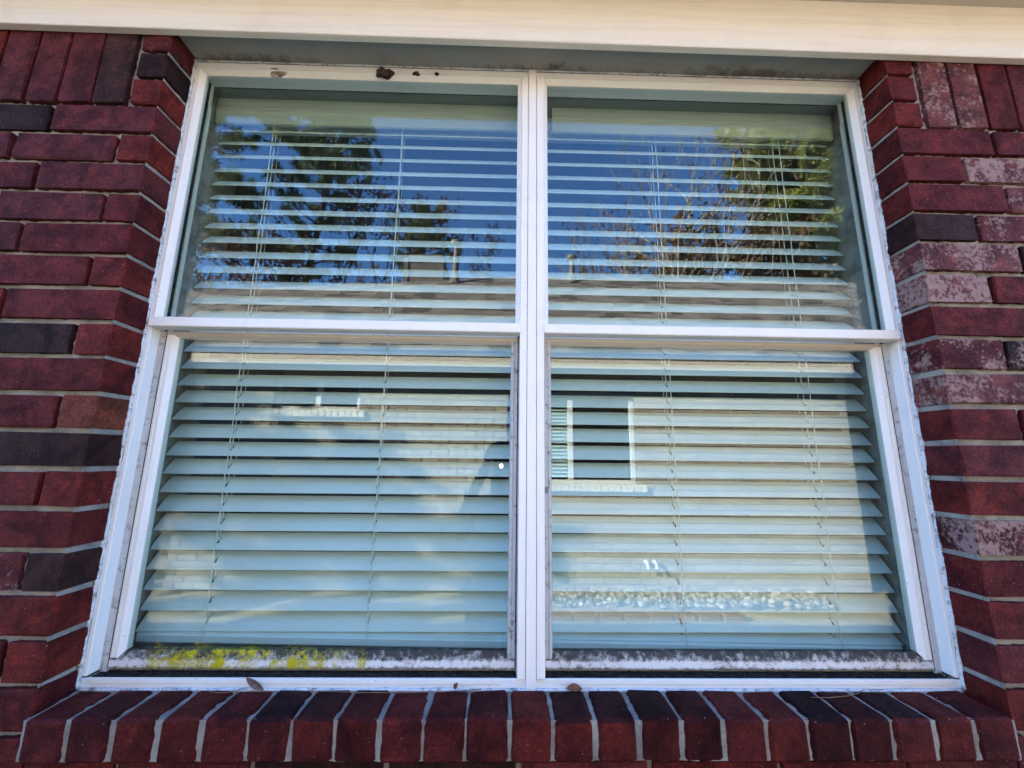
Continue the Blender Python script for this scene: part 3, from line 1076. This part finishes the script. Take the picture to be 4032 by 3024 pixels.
M['cream'] = mat_brick('cream_brick', True)
cb = NT('cream_painted_brick')
p = cb.pos()
at_ = cb.n('Attribute', attribute_name='col')
cc = cb.mix(cb.ramp(cb.noise(p, 5, 5, 0.65), 0.4, 0.7, 0, 0.45), at_.outputs['Color'], (0.22, 0.18, 0.135))
cb.bump(cb.noise(p, 90, 4, 0.7), 0.5, 0.004)
M['cream'] = cb.done(cc, 0.85, 0.25)
M['creammortar'] = mat_mortar('brown_mortar', (0.17, 0.145, 0.115), (0.12, 0.105, 0.085))
M['ntrim'] = mat_paint('neighbour_trim', (0.62, 0.56, 0.45), 0.15, streak=False, speck=0.1, warm=(0.6, 0.5, 0.36))
M['nwhite'] = mat_paint('neighbour_window_white', (0.60, 0.60, 0.57), 0.05, streak=False, speck=0.1)
M['nglass'] = mat_glass('neighbour_glass', 0.06, 0.01)

WX0, WX1, WTOP = -3.83, 4.22, 0.30
openings = [(-2.87, -1.82, -0.26, 0.16), (-0.02, 1.55, -1.10, 0.02)]
bl, bh = 0.215, 0.075
V, Fq, cols_ = [], [], []
r = 0
z = GZ
while z + bh < WTOP + .05:
    x = WX0 - (0 if r % 2 else bl / 2)
    while x < WX1:
        a, b = max(x + .005, WX0), min(x + bl - .005, WX1)
        segs = [(a, b)]
        for (ox0, ox1, oz0, oz1) in openings:
            ns = []
            for (s0, s1) in segs:
                if z + bh > oz0 + .01 and z < oz1 - .01 and s1 > ox0 and s0 < ox1:
                    if s0 < ox0 - .02: ns.append((s0, ox0))
                    if s1 > ox1 + .02: ns.append((ox1, s1))
                else:
                    ns.append((s0, s1))
            segs = ns
        for s0, s1 in segs:
            if s1 - s0 < .02: continue
            vv, ff = chbox_vf(((s1 - s0) / 2, 0.045, bh / 2 - .0045), 0.004)
            k0 = len(V)
            V += [(v[0] + (s0 + s1) / 2, v[1] + NEI - 0.045 + R.uniform(0, .0), v[2] + z + bh / 2) for v in vv]
            Fq += [[i + k0 for i in f] for f in ff]
            t = R.uniform(.82, 1.08)
            cols_ += [(0.36 * t, 0.315 * t, 0.245 * t * R.uniform(.93, 1.05), 0)] * len(vv)
        x += bl
    z += bh
    r += 1
me = mesh('brick_field', V, Fq)
at = me.color_attributes.new('col', 'FLOAT_COLOR', 'POINT')
at.data.foreach_set('color', np.array(cols_, dtype=np.float32).ravel())
nchild(link('brick_field', me, M['cream']))['kind'] = 'stuff'
mb = MB()
def wall_with_holes(mb, x0, x1, z0, z1, ops, ya, yb):
    xs = sorted({x0, x1, *[o[0] for o in ops], *[o[1] for o in ops]})
    for a, b in zip(xs[:-1], xs[1:]):
        hit = [o for o in ops if o[0] <= a + 1e-6 and o[1] >= b - 1e-6]
        if hit:
            mb.box(a, b, ya, yb, z0, hit[0][2], .0005)
            mb.box(a, b, ya, yb, hit[0][3], z1, .0005)
        else:
            mb.box(a, b, ya, yb, z0, z1, .0005)
wall_with_holes(mb, WX0 + .006, WX1 - .006, GZ, WTOP + .06, openings, NEI - 0.14, NEI - 0.009)
mb.box(WX1, 9.0, NEI - 1.9, NEI - 1.75, GZ, 1.85)                   # recessed wing
mb.prism([(NEI - 1.75, GZ), (NEI - 1.75, 1.85), (NEI - .15, .62), (NEI - .15, GZ)], 'x', WX1 - .15, WX1 - .007)
mb.box(-9.0, WX0, NEI - 1.9, NEI - 1.75, GZ, 1.85)
mb.prism([(NEI - 1.75, GZ), (NEI - 1.75, 1.85), (NEI - .15, .62), (NEI - .15, GZ)], 'x', WX0 + .007, WX0 + .15)
mb.box(-9, 9, -10.6, -10.5, GZ, WTOP)
nchild(mb.build('wall', M['creammortar']))
mb = MB()
for (ox0, ox1, oz0, oz1) in openings:
    mb.box(ox0 - .2, ox1 + .2, NEI - 1.2, NEI - 1.15, oz0 - .3, oz1 + .3)
nchild(mb.build('room_wall', M['room']))

# neighbour windows
def nwindow(x0, x1, z0, z1, mulls, label, blind_units):
    mb = MB()
    t = 0.05
    y0, y1 = NEI - 0.10, NEI - 0.045
    mb.box(x0, x0 + t, y0, y1, z0, z1); mb.box(x1 - t, x1, y0, y1, z0, z1)
    mb.box(x0 + t, x1 - t, y0, y1, z1 - t, z1); mb.box(x0 + t, x1 - t, y0, y1, z0, z0 + t)
    for mx in mulls: mb.box(mx - .03, mx + .03, y0, y1 + .002, z0 + t, z1 - t)
    fo = nchild(mb.build('window', M['nwhite']))
    fo['label'] = label
    m2 = MB(); m2.box(x0 + t * .6, x1 - t * .6, NEI - .075, NEI - .071, z0 + t * .6, z1 - t * .6, .0004)
    po = m2.build('pane', M['nglass']); po.parent = fo
    for a, b in blind_units:
        m3 = MB()
        zz = z0 + .08
        while zz < z1 - .05:
            m3.prism([(NEI - .12, zz), (NEI - .155, zz + .022), (NEI - .157, zz + .019), (NEI - .122, zz - .003)], 'x', a, b)
            zz += .045
        bo = m3.build('blind_slats', M['slat']); bo.parent = fo; bo['kind'] = 'stuff'
    # brick sill on edge
    m4 = MB()
    x = x0 - .04
    while x < x1 + .04:
        m4.box(x + .003, x + .072, NEI - .06, NEI + .045, z0 - .085, z0 - .004, .004)
        x += .078
    so_ = m4.build('sill', M['ntrim']); so_.parent = fo


nwindow(*openings[0][:2], *openings[0][2:], [-2.345], 'short high window with white frame', [])
nwindow(*openings[1][:2], *openings[1][2:], [0.76], 'twin white framed window with blinds', [(0.03, 0.73)])
# eaves
mb = MB(); mb.box(WX0 - .12, WX1 + .10, NEI + 0.26, NEI + 0.285, 0.245, 0.425, .003)
nchild(mb.build('fascia_board', M['ntrim']))
mb = MB(); mb.box(WX0 - .12, WX1 + .10, NEI - .14, NEI + 0.2595, 0.285, 0.30, .002)
nchild(mb.build('soffit', M['ntrim']))
mb = MB(); mb.box(WX0 - .01, WX1 + .01, NEI + .003, NEI + 0.025, 0.12, 0.2845, .002)
nchild(mb.build('frieze_board', M['ntrim']))
mb = MB()
for px_ in (1.60, 1.70): mb.tube([(px_, NEI - .02, -1.96), (px_, NEI + .07, -1.96), (px_, NEI + .09, -2.02)], 0.022, 8)
nchild(mb.build('pipe_stub', M['nwhite']))

# roof: front slope with single shingle tabs
EY, EZ, SLP = NEI + 0.30, 0.43, 0.75
def roofpt(x, d, up=0.0):          # d: horizontal distance behind the eave
    return (x, EY - d - 0.0, EZ + SLP * d + up)
def ridge_d(x):
    zt = float(np.interp(x, [-9, -5.2, -2.45, -1.7, 0.0, 9], [1.70, 2.0, 2.48, 2.62, 3.06, 3.06]))
    return (zt - EZ) / SLP
xs = [-9, -5.2, -2.45, -1.7, 0.0, 9]
V = [roofpt(x, 0) for x in xs] + [roofpt(x, ridge_d(x)) for x in xs]
V += [(x, -10.9, EZ - .1) for x in xs] + [(x, EY - .02, EZ - .10) for x in xs]
F = []
N_ = len(xs)
for i in range(N_ - 1):
    F += [[i, i + 1, N_ + 1 + i, N_ + i], [N_ + i, N_ + 1 + i, 2 * N_ + 1 + i, 2 * N_ + i], [3 * N_ + i, 3 * N_ + 1 + i, i + 1, i]]
ro = nchild(link('roof', mesh('roof', V, F), M['shingle']))
sv, sf, sc = [], [], []
tabw, expo = 0.30, 0.145
row = 0
d = 0.0
cs = 1 / math.hypot(1, SLP)
while d * 1.0 < 3.6:
    x = -9 + (row % 3) * 0.1 + R.uniform(0, .05)
    while x < 8.8:
        wv_ = tabw * R.uniform(.55, 1.15)
        if d + expo * cs < ridge_d(x + wv_ / 2) + .02:
            b = len(sv)
            th = R.choice([.006, .010, .016])
            for dx, dd, up in ((.003, -.012, .006), (wv_ - .003, -.012, .006), (wv_ - .003, expo * cs + .02, .002), (.003, expo * cs + .02, .002),
                               (.003, -.012, .006 + th), (wv_ - .003, -.012, .006 + th), (wv_ - .003, expo * cs + .02, .004 + th), (.003, expo * cs + .02, .004 + th)):
                sv.append(roofpt(x + dx, d + dd, up))
            sf += [[b, b + 1, b + 5, b + 4], [b + 4, b + 5, b + 6, b + 7], [b + 1, b + 2, b + 6, b + 5], [b + 3, b, b + 4, b + 7]]
            t = R.choice([.5, .8, 1.0, 1.1, 1.3])
            sc += [(0.19 * t, 0.165 * t, 0.138 * t, 0)] * 8
        x += wv_
    d += expo * cs
    row += 1
me = mesh('shingles', sv, sf)
at = me.color_attributes.new('col', 'FLOAT_COLOR', 'POINT')
at.data.foreach_set('color', np.array(sc, dtype=np.float32).ravel())
sh = NT('shingle_tabs')
a_ = sh.n('Attribute', attribute_name='col')
p = sh.pos()
c_ = sh.mix(sh.ramp(sh.noise(p, 160, 3, .7), .4, .65, 0, .5), a_.outputs['Color'], sh.mix(1.0, a_.outputs['Color'], (.5, .5, .5), 'MULTIPLY'))
sh.bump(sh.noise(p, 200, 3, .7), .6, .003)
sho = link('shingles', me, sh.done(c_, .95, .2)); sho.parent = ro
sho['kind'] = 'stuff'
M['metal'] = mat_noise('galvanised_vent', (0.18, 0.16, 0.135), (0.12, 0.105, 0.09), 12, .55, .1)
for (vx, d0, hgt, cap) in ((-1.06, 2.85, 0.78, False), (1.28, 3.10, 0.46, True)):
    bx, by, bz = roofpt(vx, d0)
    mb = MB()
    mb.tube([(bx, by, bz - .05), (bx, by, bz + .16), (bx + .01, by, bz + hgt)], [.14, .065, .055], 12)
    if cap or True:
        mb.tube([(bx, by, bz + hgt), (bx, by, bz + hgt + .03), (bx, by, bz + hgt + .10), (bx, by, bz + hgt + .13)], [.06, .115, .115, .04], 12)
    vo_ = mb.build('roof_vent', M['metal']); vo_.parent = ro
mb = MB()
mb.box(-2.32, -1.45, -8.3, -7.4, 1.6, 3.62, .01)
mb.box(-2.26, -1.51, -8.24, -7.46, 3.62, 3.74, .02)
M['siding'] = mat_noise('chimney_siding', (0.15, 0.125, 0.105), (0.11, 0.09, 0.075), 5, .8, .2)
ch = mb.build('chimney', M['siding']); ch.parent = ro
mb = MB()
for zz in (2.3, 2.6, 2.9, 3.2, 3.5): mb.box(-2.335, -1.435, -8.315, -7.385, zz, zz + .012, .002)
mb.box(-2.345, -2.24, -7.41, -7.375, 1.6, 3.61, .002)
cho = mb.build('chimney_trim', M['siding']); cho.parent = ro

# pebbles and brick edging along the neighbour's wall
pm = NT('river_pebble')
vec, oi = pm.objvec()
a_ = pm.n('Attribute', attribute_name='col')
pm.bump(pm.noise(pm.pos(), 60, 3), .2, .004)
pmat = pm.done(a_.outputs['Color'], .7, .3)
V0, F0 = [], []
for i in range(5):
    th = math.pi * i / 4
    for j in range(7):
        f = 2 * math.pi * j / 7
        V0.append((math.sin(th) * math.cos(f), math.sin(th) * math.sin(f), math.cos(th)))
for i in range(4):
    for j in range(7): F0.append([i * 7 + j, i * 7 + (j + 1) % 7, (i + 1) * 7 + (j + 1) % 7, (i + 1) * 7 + j])
V0 = np.array(V0); F0 = np.array(F0)
PV, PF, PC = [], [], []
for k in range(2000):
    px_, py_ = R.uniform(0.1, 3.4), NEI + .04 + R.random() ** 1.3 * (.30 + .18 * math.sin(k * 1.7))
    q = R.uniform(.012, .042)
    sc_ = np.array([q * R.uniform(.8, 1.4), q * R.uniform(.7, 1.2), q * R.uniform(.5, .8)])
    an = R.uniform(0, 3.14)
    A = V0 * sc_
    A = np.stack([A[:, 0] * math.cos(an) - A[:, 1] * math.sin(an), A[:, 0] * math.sin(an) + A[:, 1] * math.cos(an), A[:, 2]], 1)
    PF.append(F0 + len(PV) * 35)
    PV.append(A + np.array([px_, py_, GZ + R.uniform(0, .05)]))
    t = R.uniform(.2, .65)
    base = R.choice([(.55, .52, .47), (.62, .60, .56), (.5, .38, .32), (.42, .41, .40), (.60, .50, .40)])
    PC += [(*[v * t for v in base], 0)] * 35
me = fast_mesh('pebbles', np.concatenate(PV), np.concatenate(PF))
at = me.color_attributes.new('col', 'FLOAT_COLOR', 'POINT')
at.data.foreach_set('color', np.array(PC, dtype=np.float32).ravel())
tag(link('pebbles', me, pmat, None, True), 'pale rounded pebbles in the bed along the cream wall', 'pebbles', kind='stuff')
edm = mat_noise('edging_brick', (0.20, 0.11, 0.08), (0.14, 0.07, 0.055), 8, .9, .5, 80)
NTH = ['first', 'second', 'third', 'fourth', 'fifth', 'sixth', 'seventh', 'eighth']
for k in range(8):
    mb = MB(); mb.box(-.10, .10, -.045, .045, -.05, .045, .005)
    o = mb.build('edging_brick', edm)
    o.location = (0.5 + k * .235, NEI + .78 + R.uniform(-.012, .012), GZ + .01)
    o.rotation_euler = (R.uniform(-.1, .1), R.uniform(-.06, .06), R.uniform(-.12, .12))
    tag(o, NTH[k] + ' tan red edging brick right of the mullion before the mirrored pebbles', 'brick', 'edging bricks before the pebble bed')

# ------------------------------------------------------------------ trees
bark = mat_noise('pine_bark', (0.11, 0.075, 0.055), (0.05, 0.036, 0.03), 5, .95, .8, 22, .2, .35, .65, .03)
barkp = mat_noise('pale_bark', (0.34, 0.31, 0.27), (0.16, 0.14, 0.12), 4, .9, .6, 22, .2, .35, .65, .02)


def leafmat(name, a, b, c2):
    m = NT(name)
    p = m.pos()
    c_ = m.mix(m.ramp(m.noise(p, 1.1, 3, .6), .38, .62), a, b)
    c_ = m.mix(m.ramp(m.noise(p, 6, 2, .6), .5, .7, 0, .6), c_, c2)
    m.done(c_, .65, .3)
    # light through the leaves
    tr = m.n('BsdfTranslucent')
    m.l(c_, tr.inputs[0])
    mx = m.n('MixShader')
    mx.inputs[0].default_value = .3
    m.l(m.b.outputs[0], mx.inputs[1]); m.l(tr.outputs[0], mx.inputs[2])
    m.l(mx.outputs[0], m.out.inputs[0])
    return m.m


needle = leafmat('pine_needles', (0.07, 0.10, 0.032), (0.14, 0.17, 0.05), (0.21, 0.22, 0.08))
needley = leafmat('sun_painted_pine_needles', (0.18, 0.21, 0.04), (0.27, 0.29, 0.06), (0.33, 0.31, 0.08))  # brighter copy of the needles with the sunlight put into the colour
oakleaf = leafmat('brown_oak_leaves', (0.20, 0.11, 0.04), (0.12, 0.075, 0.03), (0.34, 0.20, 0.07))
russet = leafmat('russet_leaves', (0.14, 0.055, 0.035), (0.10, 0.05, 0.04), (0.2, 0.09, 0.05))


def tufts(cent, dirs, rg, n, L, w_):
    m_ = len(cent)
    cent = np.repeat(np.asarray(cent), n, 0)
    dirs = np.repeat(np.asarray(dirs), n, 0)
    d = dirs * 0.7 + rg.normal(0, .62, dirs.shape)
    d /= np.linalg.norm(d, axis=1, keepdims=True)
    ll = L * rg.uniform(.6, 1.15, (len(d), 1))
    s = np.cross(d, rg.normal(0, 1, d.shape))
    s /= np.linalg.norm(s, axis=1, keepdims=True) + 1e-9
    a = cent - s * w_ * .5
    b = cent + s * w_ * .5
    c_ = cent + d * ll + s * w_ * .35
    e = cent + d * ll - s * w_ * .35
    V = np.stack([a, b, c_, e], 1).reshape(-1, 3)
    return V, np.arange(len(V)).reshape(-1, 4)


def pine(name, label, base, top, crown0, rmax, seed, mat, n_br=60, extra=(), L=.26, w_=.035, tn=12, group='pine trees beyond the neighbour house'):
    rg = np.random.default_rng(seed)
    t = tag(empty(name, base), label, 'tree', group)
    base = np.array(base, float)
    H = top - base[2]
    tr = MB()
    lean = rg.normal(0, .02, 2)
    pts = [(lean[0] * H * s * s + .12 * math.sin(s * 5 + seed), lean[1] * H * s * s, H * s) for s in np.linspace(0, 1, 9)]
    r0 = .02 * H * .6
    tr.tube(pts, [r0 * (1 - .9 * s) + .015 for s in np.linspace(0, 1, 9)], 9)
    tp = lambda s: np.array([np.interp(s, np.linspace(0, 1, 9), [q[k] for q in pts]) for k in range(3)])
    cents, dirs = [], []
    for k in range(n_br):
        s = crown0 + (1 - crown0) * ((k + rg.random()) / n_br)
        u = (s - crown0) / (1 - crown0)
        ln = rmax * (0.35 + 0.65 * math.sin(math.pi * min(1, .18 + .8 * (1 - u)))) * rg.uniform(.55, 1.1) * (1.0 if u < .85 else (1 - u) / .15 * .7 + .3)
        az = k * 2.4 + rg.uniform(-.5, .5)
        el = rg.uniform(-.1, .35) + .4 * u
        o0 = tp(s)
        dv = np.array([math.cos(az) * math.cos(el), math.sin(az) * math.cos(el), math.sin(el)])
        bp = [o0 + dv * ln * q + np.array([0, 0, .12 * ln * q * q - .10 * ln * math.sin(q * 3.1)]) for q in (0, .25, .5, .75, 1)]
        tr.tube(bp, [.016 * ln + .012, .013 * ln + .01, .01 * ln + .008, .006 * ln + .006, .006], 5)
        for q in range(int(5 + ln * 4)):
            f = rg.uniform(.30, 1.0)
            i = min(3, int(f * 4)); ff = f * 4 - i
            c0 = bp[i] * (1 - ff) + bp[i + 1] * ff
            sd = rg.normal(0, 1, 3); sd[2] = abs(sd[2]) * .6
            sd /= np.linalg.norm(sd)
            tl = rg.uniform(.15, .5) * (1.1 - .5 * f) * ln * .45
            tip = c0 + (dv * .6 + sd * .8) * tl
            if rg.random() < .5: tr.tube([c0, (c0 + tip) / 2, tip], [.010, .007, .004], 4)
            for h in range(3):
                cents.append(c0 + (tip - c0) * rg.uniform(.55, 1.1) + rg.normal(0, .05, 3)); dirs.append(dv * .4 + sd * .6)
    for path in extra:             # particular limbs, in world coordinates
        bp = [np.array(q, float) - base for q in path]
        tr.tube(bp, list(np.linspace(.11, .02, len(bp))), 6)
        for q in range(150):
            f = rg.random() ** .7
            i = min(len(bp) - 2, int(f * (len(bp) - 1))); ff = f * (len(bp) - 1) - i
            c0 = bp[i] * (1 - ff) + bp[i + 1] * ff
            sd = rg.normal(0, 1, 3); sd /= np.linalg.norm(sd); sd[2] = sd[2] * .5 + .15
            tip = c0 + sd * rg.uniform(.2, .95)
            if rg.random() < .6: tr.tube([c0, (c0 + tip) / 2 + rg.normal(0, .04, 3), tip], [.016, .011, .005], 4)
            for h in range(3):
                cents.append(c0 + (tip - c0) * rg.uniform(.6, 1.1)); dirs.append(sd)
    tr.build('trunk', bark, t)
    V, F = tufts(cents, dirs, rg, tn, L, w_)
    link('crown', fast_mesh('crown', V, F), mat, t)
    return t


def broadleaf(name, label, base, top, spread, seed, wood, leaf_mat, leaves, depth=5, fork0=.3, lsize=.09, group='broadleaf trees beyond the neighbour house', rad=.16):
    rg = np.random.default_rng(seed)
    t = tag(empty(name, base), label, 'tree', group)
    H = top - base[2]
    tr = MB()
    ends = []
    def grow(p0, d, ln, r_, lev):
        pts = [p0]
        dd = d.copy()
        for k in range(3):
            dd = dd + rg.normal(0, .16, 3); dd[2] += .05
            dd /= np.linalg.norm(dd)
            pts.append(pts[-1] + dd * ln / 3)
        tr.tube(pts, list(np.linspace(r_, r_ * .62, 4)), 6 if lev < 2 else 4)
        if lev >= 2: ends.extend([(q, dd.copy()) for q in pts[1:]])
        if lev == depth: return
        for k in range(3 if lev < 2 else int(rg.integers(2, 4))):
            nd = dd + rg.normal(0, .55, 3) * np.array([spread, spread, .5])
            nd /= np.linalg.norm(nd)
            grow(pts[-1] if k < 2 else pts[2], nd, ln * rg.uniform(.6, .85), r_ * .6, lev + 1)
    grow(np.zeros(3), np.array([rg.normal(0, .06), rg.normal(0, .06), 1.0]), H * fork0, rad, 0)
    # fit the height
    A = np.array(tr.v)
    k = H / max(.1, A[:, 2].max())
    tr.v = [tuple(v) for v in A * np.array([k, k, k])]
    tr.build('trunk', wood, t)
    if leaves:
        c_ = np.array([e[0] for e in ends]) * k
        pick = rg.integers(0, len(c_), leaves)
        c_ = c_[pick] + rg.normal(0, .16, (leaves, 3))
        V, F = tufts(c_, rg.normal(0, 1, (leaves, 3)), rg, 1, lsize, lsize * .6)
        link('crown', fast_mesh('crown', V, F), leaf_mat, t)
    return t


pine('pine_tree', 'tall dark pine with spreading crown mirrored left of centre in the left pane', (-8.1, -14.0, GZ), 14.8, .46, 2.4, 3, needle, 58, tn=9)
pine('pine_tree', 'nearest dark pine whose long limb sweeps across the top left of the left pane', (-11.4, -11.0, GZ), 15.5, .40, 3.0, 8, needle, 60,
     extra=[[(-11.6, -11, 11.6), (-10.0, -10.8, 11.9), (-8.4, -10.8, 10.8), (-7.0, -10.9, 9.6), (-5.9, -11, 8.4)], [(-9.6, -10.8, 11.7), (-8.0, -10.9, 11.4), (-6.6, -11, 11.0), (-5.4, -11, 10.5)],
            [(-11.5, -11, 8.6), (-10.2, -11, 8.4), (-9.3, -11, 7.7), (-8.6, -11, 7.4)], [(-11.4, -11, 6.4), (-10.0, -11, 6.3), (-8.9, -11, 5.9), (-7.6, -11, 5.6)]])
pine('pine_tree', 'small round topped pine mirrored behind the chimney', (-4.6, -20.0, GZ), 13.4, .55, 1.9, 5, needle, 46)
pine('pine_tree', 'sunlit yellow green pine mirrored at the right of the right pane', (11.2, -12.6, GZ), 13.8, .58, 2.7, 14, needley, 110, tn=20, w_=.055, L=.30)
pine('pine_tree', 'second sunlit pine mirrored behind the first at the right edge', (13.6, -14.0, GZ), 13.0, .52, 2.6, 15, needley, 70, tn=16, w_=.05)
broadleaf('sparse_tree', 'slim tree with few dark leaves mirrored right of the tall pine', (-5.9, -15.0, GZ), 11.6, .55, 4, bark, russet, 2600, 5, .34, .14)
broadleaf('sparse_tree', 'low leafy tree mirrored just over the left roof', (-8.2, -12.6, GZ), 7.0, .8, 24, bark, russet, 3000, 5, .34, .13)
broadleaf('oak_tree', 'brown leaved oak mirrored low at the right of the right pane', (10.4, -15.5, GZ), 9.6, .95, 6, barkp, oakleaf, 12000, 5, .32, .17)
broadleaf('oak_tree', 'second brown leaved oak mirrored beside the bare trees', (8.0, -16.5, GZ), 9.4, .9, 16, barkp, oakleaf, 7000, 5, .33, .16)
broadleaf('bare_tree', 'bare pale branched tree mirrored in the middle of the right pane', (7.3, -13.0, GZ), 11.9, .75, 9, barkp, russet, 500, 5, .36, .10)
broadleaf('bare_tree', 'smaller bare tree with a few red leaves mirrored left of the oaks', (5.3, -12.4, GZ), 9.6, .85, 19, barkp, russet, 900, 5, .36, .10)

broadleaf('added_shade_oak', 'unseen leafy oak added past the left end of the brick house to shade the yard', (-14.6, 2.4, GZ), 5.7, 1.0, 33, bark, leafmat('oak_green', (0.05, 0.075, 0.02), (0.08, 0.10, 0.03), (0.11, 0.12, 0.04)), 5200, 5, .30, .24, 'added shade trees', .22)  # out of view, added to throw broken shade on the opposite wall

# ------------------------------------------------------------------ the photographer, mirrored faintly beside the mullion
skin = mat_noise('skin', (0.42, 0.25, 0.18), (0.36, 0.20, 0.14), 9, .55, .1)
cloth = mat_noise('navy_shirt', (0.045, 0.055, 0.085), (0.03, 0.038, 0.06), 14, .9, .3)
denim = mat_noise('dark_denim', (0.04, 0.05, 0.08), (0.025, 0.03, 0.05), 20, .9, .3)
hairm = mat_noise('dark_hair', (0.03, 0.02, 0.014), (0.015, 0.01, 0.008), 40, .6, .3)
PX, PY = -0.075, -1.17
per = tag(empty('person', (PX, PY, GZ)), 'person in a dark shirt raising a phone, mirrored beside the mullion', 'person')


def skinned(name, verts, edges, rad, mat, root=0, sub=2):
    me = bpy.data.meshes.new(name)
    me.from_pydata(verts, edges, [])
    o = bpy.data.objects.new(name, me)
    COL.objects.link(o)
    me.materials.append(mat)
    o.modifiers.new('skin', 'SKIN')
    for i, v in enumerate(me.skin_vertices[0].data):
        r_ = rad[i]
        v.radius = r_ if isinstance(r_, tuple) else (r_, r_)
        v.use_root = (i == root)
    sm_ = o.modifiers.new('sub', 'SUBSURF')
    sm_.levels = sub
    sm_.render_levels = sub
    o.parent = per
    return o


# heights above the ground; stature 1.53
hz = lambda z: z
V, E, RA = [], [], []
def jv(p, r_, par=None):
    V.append(p); RA.append(r_)
    if par is not None: E.append((par, len(V) - 1))
    return len(V) - 1
PHX = CX + 0.012 - PX                # phone centre in the person's own frame
pel = jv((0, 0, .80), (.15, .105))
wa = jv((0, .0, .96), (.125, .09), pel)
chst = jv((0, -.005, 1.12), (.15, .10), wa)
neck0 = jv((0, -.005, 1.245), (.075, .065), chst)
neck = jv((0, .005, 1.30), (.052, .055), neck0)
hd0 = jv((0, .020, 1.355), (.060, .070), neck)
hd1 = jv((0, .015, 1.425), (.073, .090), hd0)
hd2 = jv((0, .005, 1.490), (.062, .078), hd1)
nose = jv((0, .105, 1.405), .014, hd1)
hands = []
for s in (-1, 1):
    sh_ = jv((s * .155, -.01, 1.205), .060, chst)
    el_ = jv((s * .235, .075, 1.035), .043, sh_)
    hx = PHX + s * 0.088
    wr = jv((s * .125 + PHX * .5, .235, 1.335), .028, el_)
    pa = jv((hx + s * .012, .268, 1.402), (.030, .020), wr)
    for k, (dz, ln) in enumerate(((.030, .92), (.012, 1.0), (-.006, .95), (-.022, .8))):
        a = jv((hx + s * .008, .292, 1.415 + dz), .0095, pa)
        b = jv((hx - s * .006, .306, 1.418 + dz), .0085, a)
        jv((hx - s * .030 * ln, .3045, 1.418 + dz * 1.1), .0080, b)
    a = jv((hx + s * .002, .262, 1.375), .0115, pa)
    b = jv((hx - s * .018, .2655, 1.368), .0100, a)
    jv((hx - s * .036, .2655, 1.376), .0090, b)
    hp = jv((s * .085, 0, .74), .085, pel)
    kn = jv((s * .095, .02, .42), .058, hp)
    an_ = jv((s * .10, -.02, .09), .040, kn)
    jv((s * .11, .13, .035), .038, an_)
body = skinned('body', V, E, RA, skin)
# clothes grown from the same joints
def cover(name, idx, grow, mat):
    mp = {j: i for i, j in enumerate(idx)}
    vs = [V[j] for j in idx]
    es = [(mp[a], mp[b]) for a, b in E if a in mp and b in mp]
    rs = [tuple(q + grow for q in RA[j]) if isinstance(RA[j], tuple) else RA[j] + grow for j in idx]
    return skinned(name, vs, es, rs, mat)
arm = [i for i, p_ in enumerate(V) if i not in (pel, wa, chst, neck0, neck, hd0, hd1, hd2, nose)]
shoulder_ids = [E[k][1] for k in range(len(E)) if E[k][0] == chst and E[k][1] not in (neck0,)]
elbow_ids = [b for a, b in E if a in shoulder_ids]
cover('shirt', [chst, wa, pel, neck0] + shoulder_ids + elbow_ids, .014, cloth)
hip_ids = [b for a, b in E if a == pel and b != wa]
knee_ids = [b for a, b in E if a in hip_ids]
ank_ids = [b for a, b in E if a in knee_ids]
cover('trousers', [pel] + hip_ids + knee_ids + ank_ids, .016, denim)
# hair, ears and eyes
o = blob('hair', (0, -.012, 1.462), (.088, .085, .098), hairm, 41, 18, 14, .05); o.parent = per
o.rotation_euler = (math.radians(-14), 0, 0)
for s in (-1, 1):
    o = blob('ear', (s * .079, .008, 1.415), (.010, .016, .030), skin, 44, 8, 6, .1); o.parent = per
    o = blob('eye', (s * .031, .094, 1.432), (.013, .008, .008), M['nwhite'], 45, 8, 6, .0); o.parent = per
    o = blob('iris', (s * .031, .1015, 1.432), (.0055, .002, .0055), M['black'], 46, 8, 6, .0); o.parent = per
o = blob('mouth', (0, .092, 1.372), (.024, .006, .006), mat_noise('lips', (.32, .13, .11), (.28, .11, .1), 20, .5, 0), 47, 10, 6, .0); o.parent = per

# phone with its lamp lit
ph = tag(empty('phone', (CX + .012, CY - .0175, CZ - .008)), 'black phone with its white flash lamp lit, mirrored beside the mullion', 'phone')
phm = mat_noise('phone_glass', (0.015, 0.015, 0.018), (0.02, 0.02, 0.024), 10, .25, 0, spec=.5)
mb = MB(); mb.box(-.074, .074, -.004, .004, -.036, .036, .0025)
mb.build('body', phm, ph)
mb = MB(); mb.box(-.032, -.002, .0042, .0062, -.004, .030, .0009)
mb.build('camera_plate', phm, ph)
for lx, lz in ((-.012, .008), (-.022, .020)):
    mb = MB(); mb.tube([(lx, .0060, lz), (lx, .0082, lz)], .0068, 16)
    mb.build('lens', M['black'], ph)
fm = NT('flash_led')
fm.b.inputs['Emission Color'].default_value = (1.0, 0.96, 0.88, 1)
fm.b.inputs['Emission Strength'].default_value = 260.0
mb = MB(); mb.tube([(-.019, .0042, -.015), (-.019, .0052, -.015)], .0062, 14)
mb.build('flash_lamp', fm.m, ph)
